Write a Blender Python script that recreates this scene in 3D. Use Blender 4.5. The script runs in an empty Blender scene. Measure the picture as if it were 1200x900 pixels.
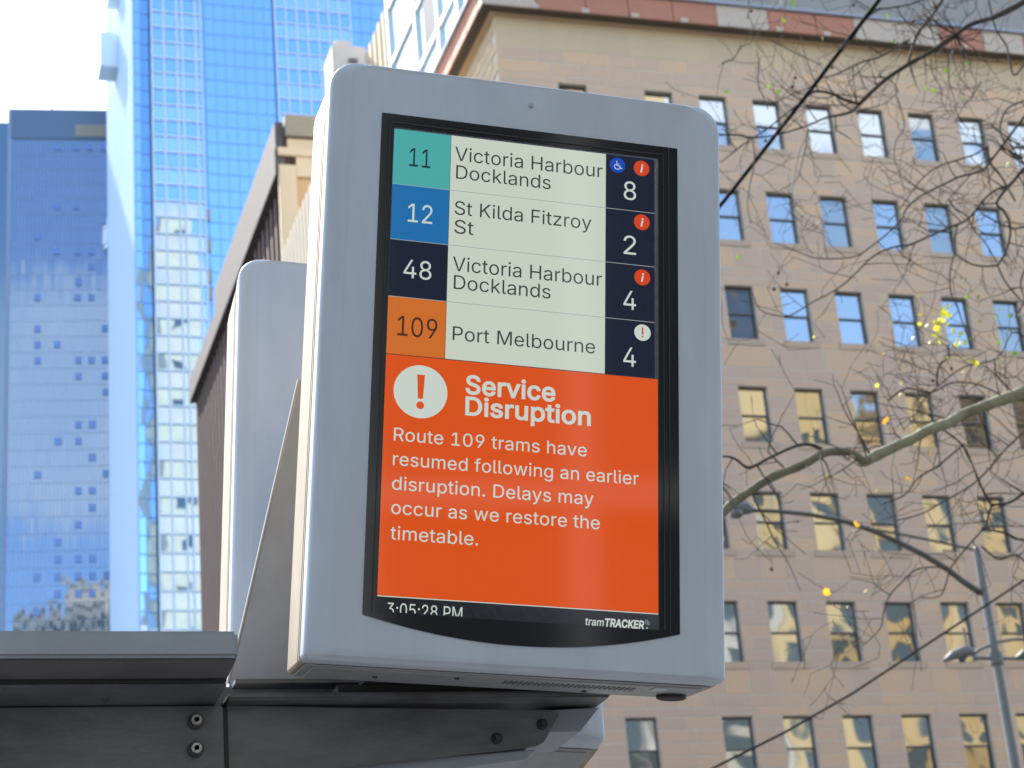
import bpy, bmesh, math, random
import numpy as np
from mathutils import Vector, Matrix
from mathutils.geometry import delaunay_2d_cdt

C = bpy.context.scene.collection
SC = bpy.context.scene
R = math.radians
random.seed(7)

# ------------------------------------------------------------------ camera
# street grid axes: X along the sandstone front, Y away across the street, Z up
CAMZ = 1.6
FPX = 2400.0
M = Matrix(((0.95593162, 0.03686002, 0.29126632),
            (-0.28195382, 0.39179027, 0.87578675),
            (-0.0818338, -0.9193159, 0.38491753)))      # rows: grid axes seen from the camera
cam_d = bpy.data.cameras.new('camera')
cam = bpy.data.objects.new('camera', cam_d)
C.objects.link(cam)
cam.matrix_world = Matrix.Translation((0, 0, CAMZ)) @ (M @ Matrix(((1, 0, 0), (0, -1, 0), (0, 0, -1)))).to_4x4()
cam_d.sensor_width = 36
cam_d.lens = FPX / 1200 * 36
cam_d.clip_start = 0.05
cam_d.clip_end = 6000
cam_d.dof.use_dof = True
cam_d.dof.focus_distance = 2.97
cam_d.dof.aperture_fstop = 13
SC.camera = cam

# ------------------------------------------------------------------ light and sky
EXPO = 2.1
SUN_AZ, SUN_EL = -12.0, 44.0
SC.view_settings.view_transform = 'Standard'
SC.view_settings.look = 'None'
SC.view_settings.exposure = EXPO
SC.view_settings.gamma = 1
SC.cycles.use_denoising = True
SC.cycles.max_bounces = 6
sun_d = bpy.data.lights.new('sun', 'SUN')
sun_d.energy = 3.0
sun_d.angle = R(0.53)
sun_d.color = (1.0, 0.93, 0.82)
sun = bpy.data.objects.new('sun', sun_d)
C.objects.link(sun)
tosun = Vector((math.sin(R(SUN_AZ)) * math.cos(R(SUN_EL)), math.cos(R(SUN_AZ)) * math.cos(R(SUN_EL)), math.sin(R(SUN_EL))))
sun.rotation_euler = tosun.to_track_quat('Z', 'Y').to_euler()
sun.location = (-40, 40, 60)

W = bpy.data.worlds.new('World')
SC.world = W
W.use_nodes = True
wn, wl = W.node_tree.nodes, W.node_tree.links
wn.clear()
def N(t, **k):
    n = wn.new(t)
    for a, b in k.items(): setattr(n, a, b)
    return n
sky = N('ShaderNodeTexSky', sky_type='NISHITA', sun_disc=False)
sky.sun_elevation = R(SUN_EL); sky.sun_rotation = R(SUN_AZ % 360)
sky.air_density = 1.0; sky.dust_density = 0.6; sky.ozone_density = 1.6
tc = N('ShaderNodeTexCoord')
def wmath(op, a, b=None, c=None, clamp=False):
    n = N('ShaderNodeMath', operation=op, use_clamp=clamp)
    for i, v in enumerate((a, b, c)):
        if v is None: continue
        if isinstance(v, (int, float)): n.inputs[i].default_value = v
        else: wl.new(v, n.inputs[i])
    return n.outputs[0]
nz = N('ShaderNodeTexNoise'); nz.inputs['Scale'].default_value = 3.2; nz.inputs['Detail'].default_value = 7
nz.inputs['Roughness'].default_value = 0.58
mpn = N('ShaderNodeMapping'); mpn.inputs['Scale'].default_value = (1, 1, 2.2)
wl.new(tc.outputs['Generated'], mpn.inputs[0]); wl.new(mpn.outputs[0], nz.inputs['Vector'])
def blob(d, r0, r1):                       # one bank of cloud: 1 inside r0, 0 outside r1 (cosines)
    n = N('ShaderNodeVectorMath', operation='DOT_PRODUCT')
    wl.new(tc.outputs['Generated'], n.inputs[0]); n.inputs[1].default_value = Vector(d).normalized()
    m = N('ShaderNodeMapRange', interpolation_type='SMOOTHSTEP')
    wl.new(n.outputs['Value'], m.inputs[0])
    m.inputs[1].default_value = math.cos(R(r1)); m.inputs[2].default_value = math.cos(R(r0))
    return m.outputs[0]
bsum = wmath('MAXIMUM', blob((-0.40, 1, 0.60), 30, 55), wmath('MULTIPLY', blob((-0.16, -1, 0.425), 2, 5.4), 0.7))
for bx in (0.45, 0.62, 0.80): bsum = wmath('MAXIMUM', bsum, wmath('MULTIPLY', blob((bx, -1, 0.79 + 0.06 * (bx - 0.6)), 5, 8.5), 0.8))
cl = wmath('ADD', wmath('MULTIPLY', bsum, 0.75), wmath('MULTIPLY', wmath('SUBTRACT', nz.outputs[0], 0.5), 0.95))
mr = N('ShaderNodeMapRange', interpolation_type='SMOOTHSTEP'); wl.new(cl, mr.inputs[0])
mr.inputs[1].default_value = 0.16; mr.inputs[2].default_value = 0.55
mix = N('ShaderNodeMix', data_type='RGBA'); wl.new(mr.outputs[0], mix.inputs[0])
wl.new(sky.outputs[0], mix.inputs[6]); mix.inputs[7].default_value = (3.6, 3.9, 4.4, 1)
bg = N('ShaderNodeBackground'); wl.new(mix.outputs[2], bg.inputs[0]); bg.inputs[1].default_value = 0.133
wo = N('ShaderNodeOutputWorld'); wl.new(bg.outputs[0], wo.inputs[0])

# ------------------------------------------------------------------ helpers
def ray(x, y):
    return M @ Vector(((x - 600) / FPX, (y - 450) / FPX, 1.0))
def P(x, y, v):                             # the point of the plane Y=v seen at photo pixel (x, y)
    r = ray(x, y); k = v / r.y
    return Vector((r.x * k, v, CAMZ + r.z * k))
def U(x, y, v): return P(x, y, v).x
def Z(x, y, v): return P(x, y, v).z

class MB:
    def __init__(s): s.v = []; s.f = []
    def poly(s, pts):
        n = len(s.v); s.v += [tuple(p) for p in pts]; s.f.append(tuple(range(n, n + len(pts))))
    def box(s, a, b):
        x0, y0, z0 = a; x1, y1, z1 = b
        if x0 > x1: x0, x1 = x1, x0
        if y0 > y1: y0, y1 = y1, y0
        if z0 > z1: z0, z1 = z1, z0
        n = len(s.v)
        s.v += [(x0, y0, z0), (x1, y0, z0), (x1, y1, z0), (x0, y1, z0), (x0, y0, z1), (x1, y0, z1), (x1, y1, z1), (x0, y1, z1)]
        for q in ((0, 3, 2, 1), (4, 5, 6, 7), (0, 1, 5, 4), (1, 2, 6, 5), (2, 3, 7, 6), (3, 0, 4, 7)):
            s.f.append(tuple(n + i for i in q))
    def prism(s, pts, d):                   # polygon pts extruded by vector d
        n = len(s.v); k = len(pts); d = Vector(d)
        s.v += [tuple(p) for p in pts] + [tuple(Vector(p) + d) for p in pts]
        s.f.append(tuple(range(n, n + k))[::-1]); s.f.append(tuple(range(n + k, n + 2 * k)))
        for i in range(k):
            j = (i + 1) % k
            s.f.append((n + i, n + j, n + k + j, n + k + i))
    def tube(s, pts, rad, sides=6, cap=True):
        pts = [Vector(p) for p in pts]
        if isinstance(rad, (int, float)): rad = [rad] * len(pts)
        rings = []
        up = None
        for i, p in enumerate(pts):
            t = (pts[min(i + 1, len(pts) - 1)] - pts[max(i - 1, 0)])
            if t.length < 1e-9: t = Vector((0, 0, 1))
            t.normalize()
            if up is None:
                up = t.orthogonal().normalized()
            up = (up - t * up.dot(t))
            if up.length < 1e-6: up = t.orthogonal()
            up.normalize(); w = t.cross(up)
            n = len(s.v)
            for k in range(sides):
                a = 2 * math.pi * k / sides
                s.v.append(tuple(p + (up * math.cos(a) + w * math.sin(a)) * rad[i]))
            rings.append(n)
        for a, b in zip(rings, rings[1:]):
            for k in range(sides):
                j = (k + 1) % sides
                s.f.append((a + k, a + j, b + j, b + k))
        if cap and sides > 2:
            s.f.append(tuple(rings[0] + k for k in range(sides))[::-1])
            s.f.append(tuple(rings[-1] + k for k in range(sides)))
    def mesh(s, name, smooth=False):
        m = bpy.data.meshes.new(name); m.from_pydata(s.v, [], s.f); m.update()
        if smooth:
            for p in m.polygons: p.use_smooth = True
        return m

OFF = {}
def off(p): return OFF.get(p.name, Vector((0, 0, 0)))
def obj(name, mb, mat, parent=None, kind=None, label=None, smooth=False, bevel=0, fixn=True, bevseg=2):
    me = mb.mesh(name, smooth) if isinstance(mb, MB) else mb
    if fixn and isinstance(mb, MB):
        b = bmesh.new(); b.from_mesh(me); bmesh.ops.recalc_face_normals(b, faces=b.faces)
        if bevel:
            bmesh.ops.bevel(b, geom=[e for e in b.edges if len(e.link_faces) == 2 and e.calc_face_angle(0) > 0.5], offset=bevel, segments=bevseg, affect='EDGES', clamp_overlap=True)
        b.to_mesh(me); b.free()
    me.materials.clear(); me.materials.append(mat)
    o = bpy.data.objects.new(name, me); C.objects.link(o)
    if parent is not None:
        o.parent = parent; o.location = -off(parent)
    if kind: o['kind'] = kind
    if label: o['label'] = label
    return o
def inst(name, me, loc, parent, scale=None, rot=None):
    o = bpy.data.objects.new(name, me); C.objects.link(o)
    o.parent = parent; o.location = Vector(loc) - off(parent)
    if scale: o.scale = scale
    if rot: o.rotation_euler = rot
    return o
def thing(name, loc, label, cat, group=None):
    o = bpy.data.objects.new(name, None); C.objects.link(o)
    o.location = loc; o['label'] = label; o['category'] = cat
    if group: o['group'] = group
    OFF[o.name] = Vector(loc)
    return o
def tag(o, label, cat, group=None):
    o['label'] = label; o['category'] = cat
    if group: o['group'] = group
    return o

def lin(c):
    return tuple(((x / 255) / 12.92 if x / 255 <= 0.04045 else ((x / 255 + 0.055) / 1.055) ** 2.4) for x in c)

def mat(name, col, rough=0.7, metal=0.0, spec=0.5, noise_amt=0.0, noise_scale=5.0, bump=0.0, bump_scale=40.0,
        rnd=0.0, emit=None, emit_s=0.0, col2=None, stretch=None, wobble=None, coat=0.0):
    m = bpy.data.materials.new(name); m.use_nodes = True
    nt = m.node_tree; n = nt.nodes; l = nt.links
    b = n['Principled BSDF']
    b.inputs['Base Color'].default_value = (*col, 1)
    b.inputs['Roughness'].default_value = rough
    b.inputs['Metallic'].default_value = metal
    b.inputs['Specular IOR Level'].default_value = spec
    b.inputs['Coat Weight'].default_value = coat
    b.inputs['Coat Roughness'].default_value = 0.05
    if emit:
        b.inputs['Emission Color'].default_value = (*emit, 1); b.inputs['Emission Strength'].default_value = emit_s
    src = None
    def texco():
        g = n.new('ShaderNodeNewGeometry')
        if stretch:
            mp = n.new('ShaderNodeMapping'); mp.inputs['Scale'].default_value = stretch
            l.new(g.outputs['Position'], mp.inputs[0]); return mp.outputs[0]
        return g.outputs['Position']
    if noise_amt or rnd:
        c2 = col2 or tuple(c * 0.6 for c in col)
        mx = n.new('ShaderNodeMix'); mx.data_type = 'RGBA'
        mx.inputs[6].default_value = (*col, 1); mx.inputs[7].default_value = (*c2, 1)
        t = n.new('ShaderNodeTexNoise'); t.inputs['Scale'].default_value = noise_scale; t.inputs['Detail'].default_value = 6
        t.inputs['Roughness'].default_value = 0.6
        l.new(texco(), t.inputs['Vector'])
        mr = n.new('ShaderNodeMapRange'); l.new(t.outputs[0], mr.inputs[0])
        mr.inputs[1].default_value = 0.3; mr.inputs[2].default_value = 0.7
        mr.inputs[3].default_value = 0; mr.inputs[4].default_value = noise_amt
        f = mr.outputs[0]
        if rnd:
            oi = n.new('ShaderNodeObjectInfo'); ge = n.new('ShaderNodeNewGeometry')
            ad = n.new('ShaderNodeMath'); ad.operation = 'ADD'
            l.new(oi.outputs['Random'], ad.inputs[0]); l.new(ge.outputs['Random Per Island'], ad.inputs[1])
            fr = n.new('ShaderNodeMath'); fr.operation = 'FRACT'; l.new(ad.outputs[0], fr.inputs[0])
            mu = n.new('ShaderNodeMath'); mu.operation = 'MULTIPLY_ADD'; l.new(fr.outputs[0], mu.inputs[0])
            mu.inputs[1].default_value = rnd; l.new(f, mu.inputs[2]); mu.use_clamp = True
            f = mu.outputs[0]
        l.new(f, mx.inputs[0]); l.new(mx.outputs[2], b.inputs['Base Color'])
    if bump:
        t = n.new('ShaderNodeTexNoise'); t.inputs['Scale'].default_value = bump_scale; t.inputs['Detail'].default_value = 5
        l.new(texco(), t.inputs['Vector'])
        bp = n.new('ShaderNodeBump'); bp.inputs['Strength'].default_value = 1; bp.inputs['Distance'].default_value = bump
        l.new(t.outputs[0], bp.inputs['Height']); l.new(bp.outputs[0], b.inputs['Normal'])
    if wobble:                                # float glass is never quite flat
        sc_, st_ = wobble
        t = n.new('ShaderNodeTexNoise'); t.inputs['Scale'].default_value = sc_; t.inputs['Detail'].default_value = 1
        l.new(texco(), t.inputs['Vector'])
        bp = n.new('ShaderNodeBump'); bp.inputs['Strength'].default_value = 1; bp.inputs['Distance'].default_value = st_
        l.new(t.outputs[0], bp.inputs['Height']); l.new(bp.outputs[0], b.inputs['Normal'])
    return m

def lcd(name, rgb, gain=1.0):                 # a lit patch of the display behind its cover glass
    k = gain / 2 ** EXPO
    c = lin(rgb)
    return mat(name, (0.01, 0.01, 0.012), rough=0.06, spec=0.42, emit=c, emit_s=k)

m_white = mat('white_enamel', (0.50, 0.555, 0.625), rough=0.5, spec=0.4, noise_amt=1.0, noise_scale=6, stretch=(3, 3, 0.5), col2=(0.44, 0.49, 0.55), bump=0.00012, bump_scale=220)
m_alu = mat('satin_aluminium', (0.41, 0.33, 0.225), rough=0.5, metal=0.2, noise_amt=1.0, noise_scale=14, col2=(0.30, 0.235, 0.16), stretch=(1, 1, 0.35), bump=0.0006, bump_scale=60)
m_under = mat('grey_underside_paint', (0.30, 0.31, 0.32), rough=0.38, noise_amt=0.5, noise_scale=25, col2=(0.18, 0.18, 0.18), bump=0.0004, bump_scale=80)
m_black = mat('black_printed_glass', (0.006, 0.006, 0.008), rough=0.08, spec=0.5)
m_lip = mat('black_rubber_lip', (0.02, 0.02, 0.022), rough=0.45)
m_seam = mat('dark_seam', (0.05, 0.047, 0.045), rough=0.8)
m_steel = mat('weathered_grey_steel', (0.17, 0.175, 0.18), rough=0.48, metal=0.2, noise_amt=1.0, noise_scale=5, stretch=(1, 1, 2.5), col2=(0.075, 0.075, 0.078), bump=0.0007, bump_scale=45)
m_soft = mat('shade_toned_steel', (0.12, 0.12, 0.125), rough=0.55, noise_amt=0.7, noise_scale=8, col2=(0.07, 0.07, 0.07), bump=0.0005, bump_scale=60)  # shade under the roof edge put into a darker steel colour
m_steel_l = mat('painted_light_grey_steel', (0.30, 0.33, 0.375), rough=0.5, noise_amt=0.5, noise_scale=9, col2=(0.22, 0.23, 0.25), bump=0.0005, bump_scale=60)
m_dark = mat('dark_rubber', (0.022, 0.021, 0.02), rough=0.7)
m_bolt = mat('stainless_bolt', (0.45, 0.42, 0.38), rough=0.3, metal=0.9, noise_amt=0.4, noise_scale=200)
m_bolt_d = mat('dark_bolt', (0.06, 0.06, 0.06), rough=0.45, metal=0.6)

STONE_A = dict(rough=0.85, noise_amt=0.5, noise_scale=0.9, stretch=(1, 1, 0.4), rnd=1.0, bump=0.012, bump_scale=18)
m_stone = mat('sandstone', (0.73, 0.465, 0.26), col2=(0.61, 0.415, 0.295), **STONE_A)
m_stone_sm = mat('smooth_sandstone', (0.66, 0.48, 0.29), col2=(0.58, 0.43, 0.28), **STONE_A)
m_stone_sill = mat('tan_sill_stone', (0.60, 0.40, 0.25), col2=(0.54, 0.38, 0.26), **STONE_A)
m_mortar = mat('mortar', (0.70, 0.57, 0.44), rough=0.9, noise_amt=0.4, noise_scale=3)
m_terra = mat('terracotta', (0.50, 0.20, 0.115), rough=0.7, noise_amt=0.5, noise_scale=3, rnd=0.3, col2=(0.38, 0.16, 0.10))
m_palestone = mat('pale_patched_stone', (0.58, 0.46, 0.36), rough=0.8, noise_amt=0.6, noise_scale=6, col2=(0.45, 0.35, 0.27))
m_soffit = mat('dark_brown_soffit_stone', (0.13, 0.105, 0.08), rough=0.9, noise_amt=0.6, noise_scale=4)  # darker and browner than the wall stone
m_roofgrey = mat('grey_roof_cladding', (0.31, 0.275, 0.235), rough=0.7, noise_amt=0.3, noise_scale=1.5)
m_gutter = mat('grey_gutter', (0.33, 0.34, 0.40), rough=0.5)
m_frame = mat('dark_bronze_sash', (0.13, 0.11, 0.10), rough=0.45)
m_wglass = mat('window_glass', (0.40, 0.43, 0.44), rough=0.03, metal=0.95, wobble=(0.5, 0.02))
m_wglass2 = mat('window_glass_dim', (0.34, 0.35, 0.33), rough=0.03, metal=0.95, wobble=(0.6, 0.03))
m_wglass3 = mat('window_glass_dull', (0.26, 0.26, 0.24), rough=0.04, metal=0.95, wobble=(0.8, 0.03))
m_blind = mat('dark_interior_glass', (0.10, 0.10, 0.10), rough=0.06, metal=0.6, wobble=(0.9, 0.03))

# ------------------------------------------------------------------ ground
g = MB(); g.box((-3000, -3000, -1.0), (3000, 3000, 0.0))
m_asph = mat('asphalt', (0.05, 0.05, 0.052), rough=0.9, noise_amt=0.5, noise_scale=0.8, bump=0.004, bump_scale=120)
obj('road', g, m_asph, kind='structure')
g = MB(); g.box((-90, 44, 0.004), (90, 58.3, 0.15)); 
m_pave = mat('bluestone_paving', (0.10, 0.10, 0.105), rough=0.85, noise_amt=0.5, noise_scale=0.9)
obj('pavement', g, m_pave, kind='structure')
g = MB(); g.box((-25, -1.6, 0.004), (25, 4.2, 0.30))
obj('platform', g, m_pave, kind='structure')

# ------------------------------------------------------------------ lettering
GLYPHS = {
'!':(196,'87,160,67,160,66,276,64,393,63,509,86,509,109,509,132,509,131,393,129,276,128,160,108,160;111,-4,98,-4,86,-4,75,0,66,9,57,18,52,28,52,41,52,54,57,64,66,73,75,82,86,86,98,86,111,86,122,82,130,73,139,64,143,54,143,41,143,28,139,18,130,9,122,0'),
'.':(188,'108,-4,95,-4,83,-4,72,0,63,9,54,18,50,28,50,41,50,54,54,64,63,73,72,82,83,87,95,87,108,87,119,82,128,73,137,64,141,54,141,41,141,28,137,18,128,9,119,0'),
'0':(453,'264,-7,227,-7,189,-7,157,4,130,24,103,45,83,74,69,113,55,152,48,199,48,254,48,309,55,356,69,395,83,434,104,464,130,484,157,505,189,516,227,516,264,516,296,505,323,484,350,464,370,434,384,395,398,356,405,309,405,254,405,199,398,152,384,113,370,74,350,45,323,24,297,4;202,50,227,50,252,50,273,58,290,74,308,90,321,113,330,144,339,174,344,211,344,254,344,298,339,334,330,365,321,396,308,419,290,435,273,451,252,460,227,460,202,460,180,451,163,435,146,419,132,396,123,365,114,334,109,298,109,254,109,211,114,174,123,144,132,113,146,90,163,74,180,58'),
'1':(453,'181,0,76,0,76,18,76,36,76,55,181,55,286,55,391,55,391,36,391,18,391,0,286,0;250,509,276,509,276,339,276,170,276,0,255,0,234,0,212,0,212,149,212,299,212,448,211,448,210,448,209,448,168,418,127,388,86,358,86,381,86,404,86,427,124,454,161,481,198,509,224,509'),
'2':(453,'172,0,64,0,64,16,64,32,64,48,121,108,177,168,234,229,254,249,270,267,282,282,295,298,304,313,311,327,317,341,320,356,320,372,320,390,316,405,308,419,299,432,288,442,273,449,259,456,242,460,224,460,204,460,187,456,172,447,158,439,147,428,139,414,131,399,127,382,127,362,106,362,86,362,66,362,66,392,72,419,86,442,100,465,119,483,143,496,167,509,194,516,225,516,256,516,282,509,306,497,329,484,348,467,361,445,374,424,381,399,381,372,381,354,378,335,371,318,364,300,353,280,336,259,319,237,296,210,267,180,229,140,191,100,153,60,153,59,153,58,153,57,232,57,310,57,389,57,389,38,389,19,389,0,281,0'),
'3':(453,'252,-7,218,-7,187,-7,158,-1,133,10,107,21,86,37,70,57,54,78,46,103,44,132,66,132,87,132,109,132,111,114,117,99,126,87,136,75,149,66,165,59,181,53,199,50,218,50,239,50,258,54,275,61,292,68,305,79,315,93,324,107,329,124,329,145,329,163,325,181,316,196,307,212,293,224,275,234,256,243,231,248,201,248,186,248,172,248,157,248,157,265,157,282,157,299,200,349,244,398,288,448,288,450,288,451,288,452,215,452,142,452,70,452,70,471,70,490,70,509,171,509,272,509,372,509,372,493,372,477,372,461,319,400,265,339,211,278,211,282,211,285,211,289,249,293,281,288,308,276,335,263,356,246,371,222,386,199,393,173,393,145,393,115,386,89,370,66,355,43,335,25,309,12,282,0'),
'4':(453,'164,106,40,106,40,123,40,141,40,158,109,275,178,392,247,509,268,509,289,509,311,509,243,394,176,280,109,166,109,165,109,164,109,162,210,162,312,162,413,162,413,144,413,124,413,106,289,106;302,0,282,0,282,40,282,81,282,121,282,130,282,138,282,146,282,203,282,260,282,318,302,318,322,318,343,318,343,212,343,106,343,0,322,0'),
'5':(453,'254,-7,221,-7,191,-7,164,-1,140,11,116,23,97,39,83,60,69,81,61,104,60,130,81,130,101,130,122,130,124,115,129,101,138,89,147,77,159,67,173,60,188,53,204,50,221,50,242,50,260,55,276,64,292,74,305,87,314,104,323,121,328,140,328,162,328,184,323,204,314,221,304,238,291,252,275,262,258,272,239,277,218,277,201,277,184,274,168,268,151,263,138,255,128,246,108,248,88,250,67,253,77,338,86,423,96,509,186,509,276,509,366,509,366,490,366,471,366,452,294,452,222,452,151,452,145,402,139,352,134,302,135,302,135,302,136,302,147,311,161,319,178,325,194,331,211,334,229,334,253,334,274,329,294,321,314,312,330,301,345,285,360,270,371,252,379,231,387,210,391,188,391,163,391,130,384,101,369,76,354,50,334,30,309,15,283,0'),
'8':(453,'260,-7,226,-7,192,-7,162,-1,136,11,109,24,89,40,74,62,59,83,52,108,52,135,52,157,56,177,65,195,74,213,86,229,101,241,116,253,134,261,153,265,153,265,153,266,153,267,128,273,108,287,93,308,78,329,70,353,70,380,70,406,77,429,90,450,104,470,122,486,146,498,169,510,196,516,226,516,256,516,283,510,306,498,329,486,348,470,361,450,375,429,382,406,382,380,382,353,374,329,359,308,344,287,325,273,300,267,300,266,300,265,300,265,319,261,336,253,351,241,366,229,378,213,387,195,396,177,401,157,401,135,401,108,393,83,378,62,364,40,343,24,317,11,291,-1;204,49,226,49,249,49,268,53,285,60,301,68,314,78,323,92,332,105,337,121,337,139,337,158,332,174,322,189,313,203,300,214,283,223,266,231,247,235,226,235,205,235,186,231,169,223,152,214,139,203,130,189,120,174,115,158,115,139,115,121,120,105,129,92,138,78,151,68,167,60,184,53;208,290,226,290,244,290,260,293,274,300,288,307,299,318,307,330,315,344,319,358,319,376,319,393,315,408,308,420,300,433,289,442,275,450,261,456,245,460,226,460,208,460,191,456,177,450,163,442,152,433,145,420,137,408,133,393,133,376,133,358,137,344,145,330,152,318,164,307,178,300,192,293'),
'9':(453,'195,516,226,516,258,516,286,508,310,494,335,480,354,460,368,434,382,409,389,380,389,347,389,322,384,297,373,270,362,243,343,209,315,168,277,112,239,56,200,0,177,0,154,0,130,0,187,82,244,165,302,248,303,248,305,248,307,248,303,238,296,229,288,221,279,213,269,207,257,202,245,197,232,195,218,195,187,195,160,201,137,214,114,227,96,245,83,269,70,292,64,320,64,352,64,384,71,412,85,436,99,461,118,480,142,494,167,508;246,460,226,460,207,460,189,456,174,446,159,437,147,424,138,407,130,391,125,372,125,352,125,330,130,312,138,296,147,279,159,266,174,257,189,248,207,243,226,243,246,243,263,248,279,257,294,266,306,279,314,295,323,311,327,330,327,350,327,372,323,391,314,407,306,424,294,437,279,446,264,456'),
':':(188,'108,-4,95,-4,83,-4,72,0,63,9,54,18,50,28,50,41,50,54,54,64,63,73,72,82,83,87,95,87,108,87,119,82,128,73,137,64,141,54,141,41,141,28,137,18,128,9,119,0;108,271,95,271,83,271,72,275,63,284,54,293,50,304,50,316,50,329,54,340,63,349,72,358,83,362,95,362,108,362,119,358,128,349,137,340,141,329,141,316,141,304,137,293,128,284,119,275'),
'A':(480,'39,0,16,0,78,170,140,339,201,509,226,509,251,509,276,509,338,339,401,170,463,0,440,0,418,0,395,0,359,101,323,202,287,302,280,321,273,344,264,372,255,400,245,435,232,478,236,478,241,478,245,478,233,435,222,399,213,371,204,343,196,320,190,302,155,202,120,101,85,0,62,0;196,142,110,142,110,161,110,180,110,199,196,199,283,199,370,199,370,180,370,161,370,142,283,142'),
'C':(510,'293,-7,267,-7,223,-7,184,4,150,25,116,46,89,76,70,115,50,154,40,200,40,254,40,308,50,354,70,393,89,432,116,462,150,484,184,505,223,516,267,516,293,516,317,512,340,504,363,497,384,486,402,471,420,457,436,439,448,418,460,398,468,374,473,348,451,348,430,348,408,348,404,366,398,381,389,394,381,408,370,419,357,428,345,438,331,444,315,449,300,454,284,456,267,456,236,456,208,448,184,432,159,416,139,394,125,364,111,334,103,297,103,254,103,211,111,174,125,145,140,115,159,92,184,76,208,61,236,53,267,53,284,53,300,55,315,60,331,65,345,72,357,81,370,90,381,101,389,114,398,128,404,143,408,160,430,160,451,160,473,160,468,134,460,111,448,91,436,70,421,52,402,38,384,23,363,12,341,5,318,-3'),
'D':(502,'270,0,219,0,178,0,137,0,96,0,96,19,96,38,96,57,136,57,175,57,215,57,256,57,290,65,318,81,345,97,366,119,379,149,392,179,399,214,399,255,399,296,392,331,379,360,366,390,346,412,320,428,293,444,260,452,221,452,178,452,136,452,93,452,93,471,93,490,93,509,137,509,181,509,225,509,275,509,317,499,352,478,388,458,415,429,433,391,452,353,462,308,462,255,462,202,452,157,433,119,414,80,387,51,351,31,314,10;103,509,125,509,125,339,125,170,125,0,103,0,82,0,60,0,60,170,60,339,60,509,82,509'),
'E':(419,'165,0,60,0,60,170,60,339,60,509,164,509,268,509,372,509,372,490,372,471,372,452,290,452,207,452,125,452,125,396,125,341,125,286,202,286,278,286,355,286,355,267,355,248,355,229,278,229,202,229,125,229,125,172,125,114,125,57,208,57,292,57,375,57,375,38,375,19,375,0,270,0'),
'F':(410,'82,0,60,0,60,170,60,339,60,509,163,509,266,509,369,509,369,490,369,471,369,452,288,452,206,452,125,452,125,394,125,336,125,278,198,278,272,278,346,278,346,259,346,240,346,221,272,221,198,221,125,221,125,148,125,74,125,0,103,0'),
'H':(517,'82,0,60,0,60,170,60,339,60,509,82,509,103,509,125,509,125,435,125,362,125,289,214,289,303,289,392,289,392,362,392,435,392,509,414,509,435,509,457,509,457,339,457,170,457,0,435,0,414,0,392,0,392,77,392,154,392,232,303,232,214,232,125,232,125,154,125,77,125,0,103,0'),
'K':(467,'146,189,104,145,104,169,104,193,104,216,116,232,128,247,139,261,151,276,162,290,174,303,186,317,199,331,212,344,262,399,313,454,364,509,392,509,420,509,448,509,376,431,304,354,231,276,230,276,229,276,228,276,187,233;82,0,60,0,60,170,60,339,60,509,82,509,103,509,125,509,125,451,125,392,125,334,124,298,124,261,124,225,124,214,124,204,125,193,125,129,125,64,125,0,103,0;398,0,372,0,311,86,249,173,188,259,201,276,215,293,228,309,302,206,375,103,449,0,423,0'),
'M':(628,'81,0,60,0,60,170,60,339,60,509,91,509,121,509,152,509,194,402,235,294,277,187,280,180,284,170,287,159,291,148,295,136,299,123,304,110,308,97,311,84,315,71,319,59,322,49,317,49,312,49,307,49,310,59,314,70,318,83,322,95,326,108,330,121,334,134,338,147,342,158,346,170,349,179,352,187,394,294,435,402,476,509,507,509,537,509,568,509,568,339,568,170,568,0,547,0,525,0,504,0,504,97,504,194,504,291,504,302,504,314,504,327,505,340,505,354,505,369,505,383,506,398,506,413,506,428,507,443,507,457,509,457,511,457,513,457,508,441,503,426,498,409,492,393,487,378,482,363,477,348,472,334,467,322,463,309,459,299,456,291,418,194,380,97,342,0,323,0,305,0,286,0,248,97,209,194,170,291,167,299,163,309,159,321,155,333,150,346,145,361,140,376,134,391,129,408,124,424,118,440,112,457,114,457,116,457,119,457,119,444,120,431,120,416,120,401,121,386,121,372,121,357,121,342,122,328,122,315,122,302,122,291,122,194,122,97,122,0,101,0'),
'P':(444,'82,0,60,0,60,170,60,339,60,509,118,509,177,509,235,509,274,509,307,502,332,487,358,473,377,454,390,430,402,405,409,378,409,348,409,317,402,290,390,265,377,241,358,222,332,207,307,193,274,186,235,186,193,186,151,186,109,186,109,205,109,224,109,242,150,242,191,242,232,242,259,242,281,247,297,256,313,265,325,278,333,294,341,310,344,328,344,348,344,368,341,386,333,402,325,417,313,430,297,438,280,448,259,452,232,452,196,452,160,452,125,452,125,301,125,151,125,0,103,0'),
'R':(449,'82,0,60,0,60,170,60,339,60,509,119,509,177,509,236,509,275,509,307,502,333,489,359,475,378,457,390,433,403,410,409,382,409,352,409,322,403,295,390,271,378,248,359,230,333,217,307,204,275,198,236,198,189,198,143,198,96,198,96,217,96,236,96,255,142,255,188,255,234,255,260,255,281,259,298,267,314,275,326,286,334,300,341,315,345,332,345,352,345,372,341,390,334,405,326,420,314,431,298,440,281,448,260,452,233,452,197,452,161,452,125,452,125,301,125,151,125,0,103,0;378,0,353,0,312,76,271,153,230,229,254,229,279,229,303,229,344,153,386,76,428,0,403,0'),
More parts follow.
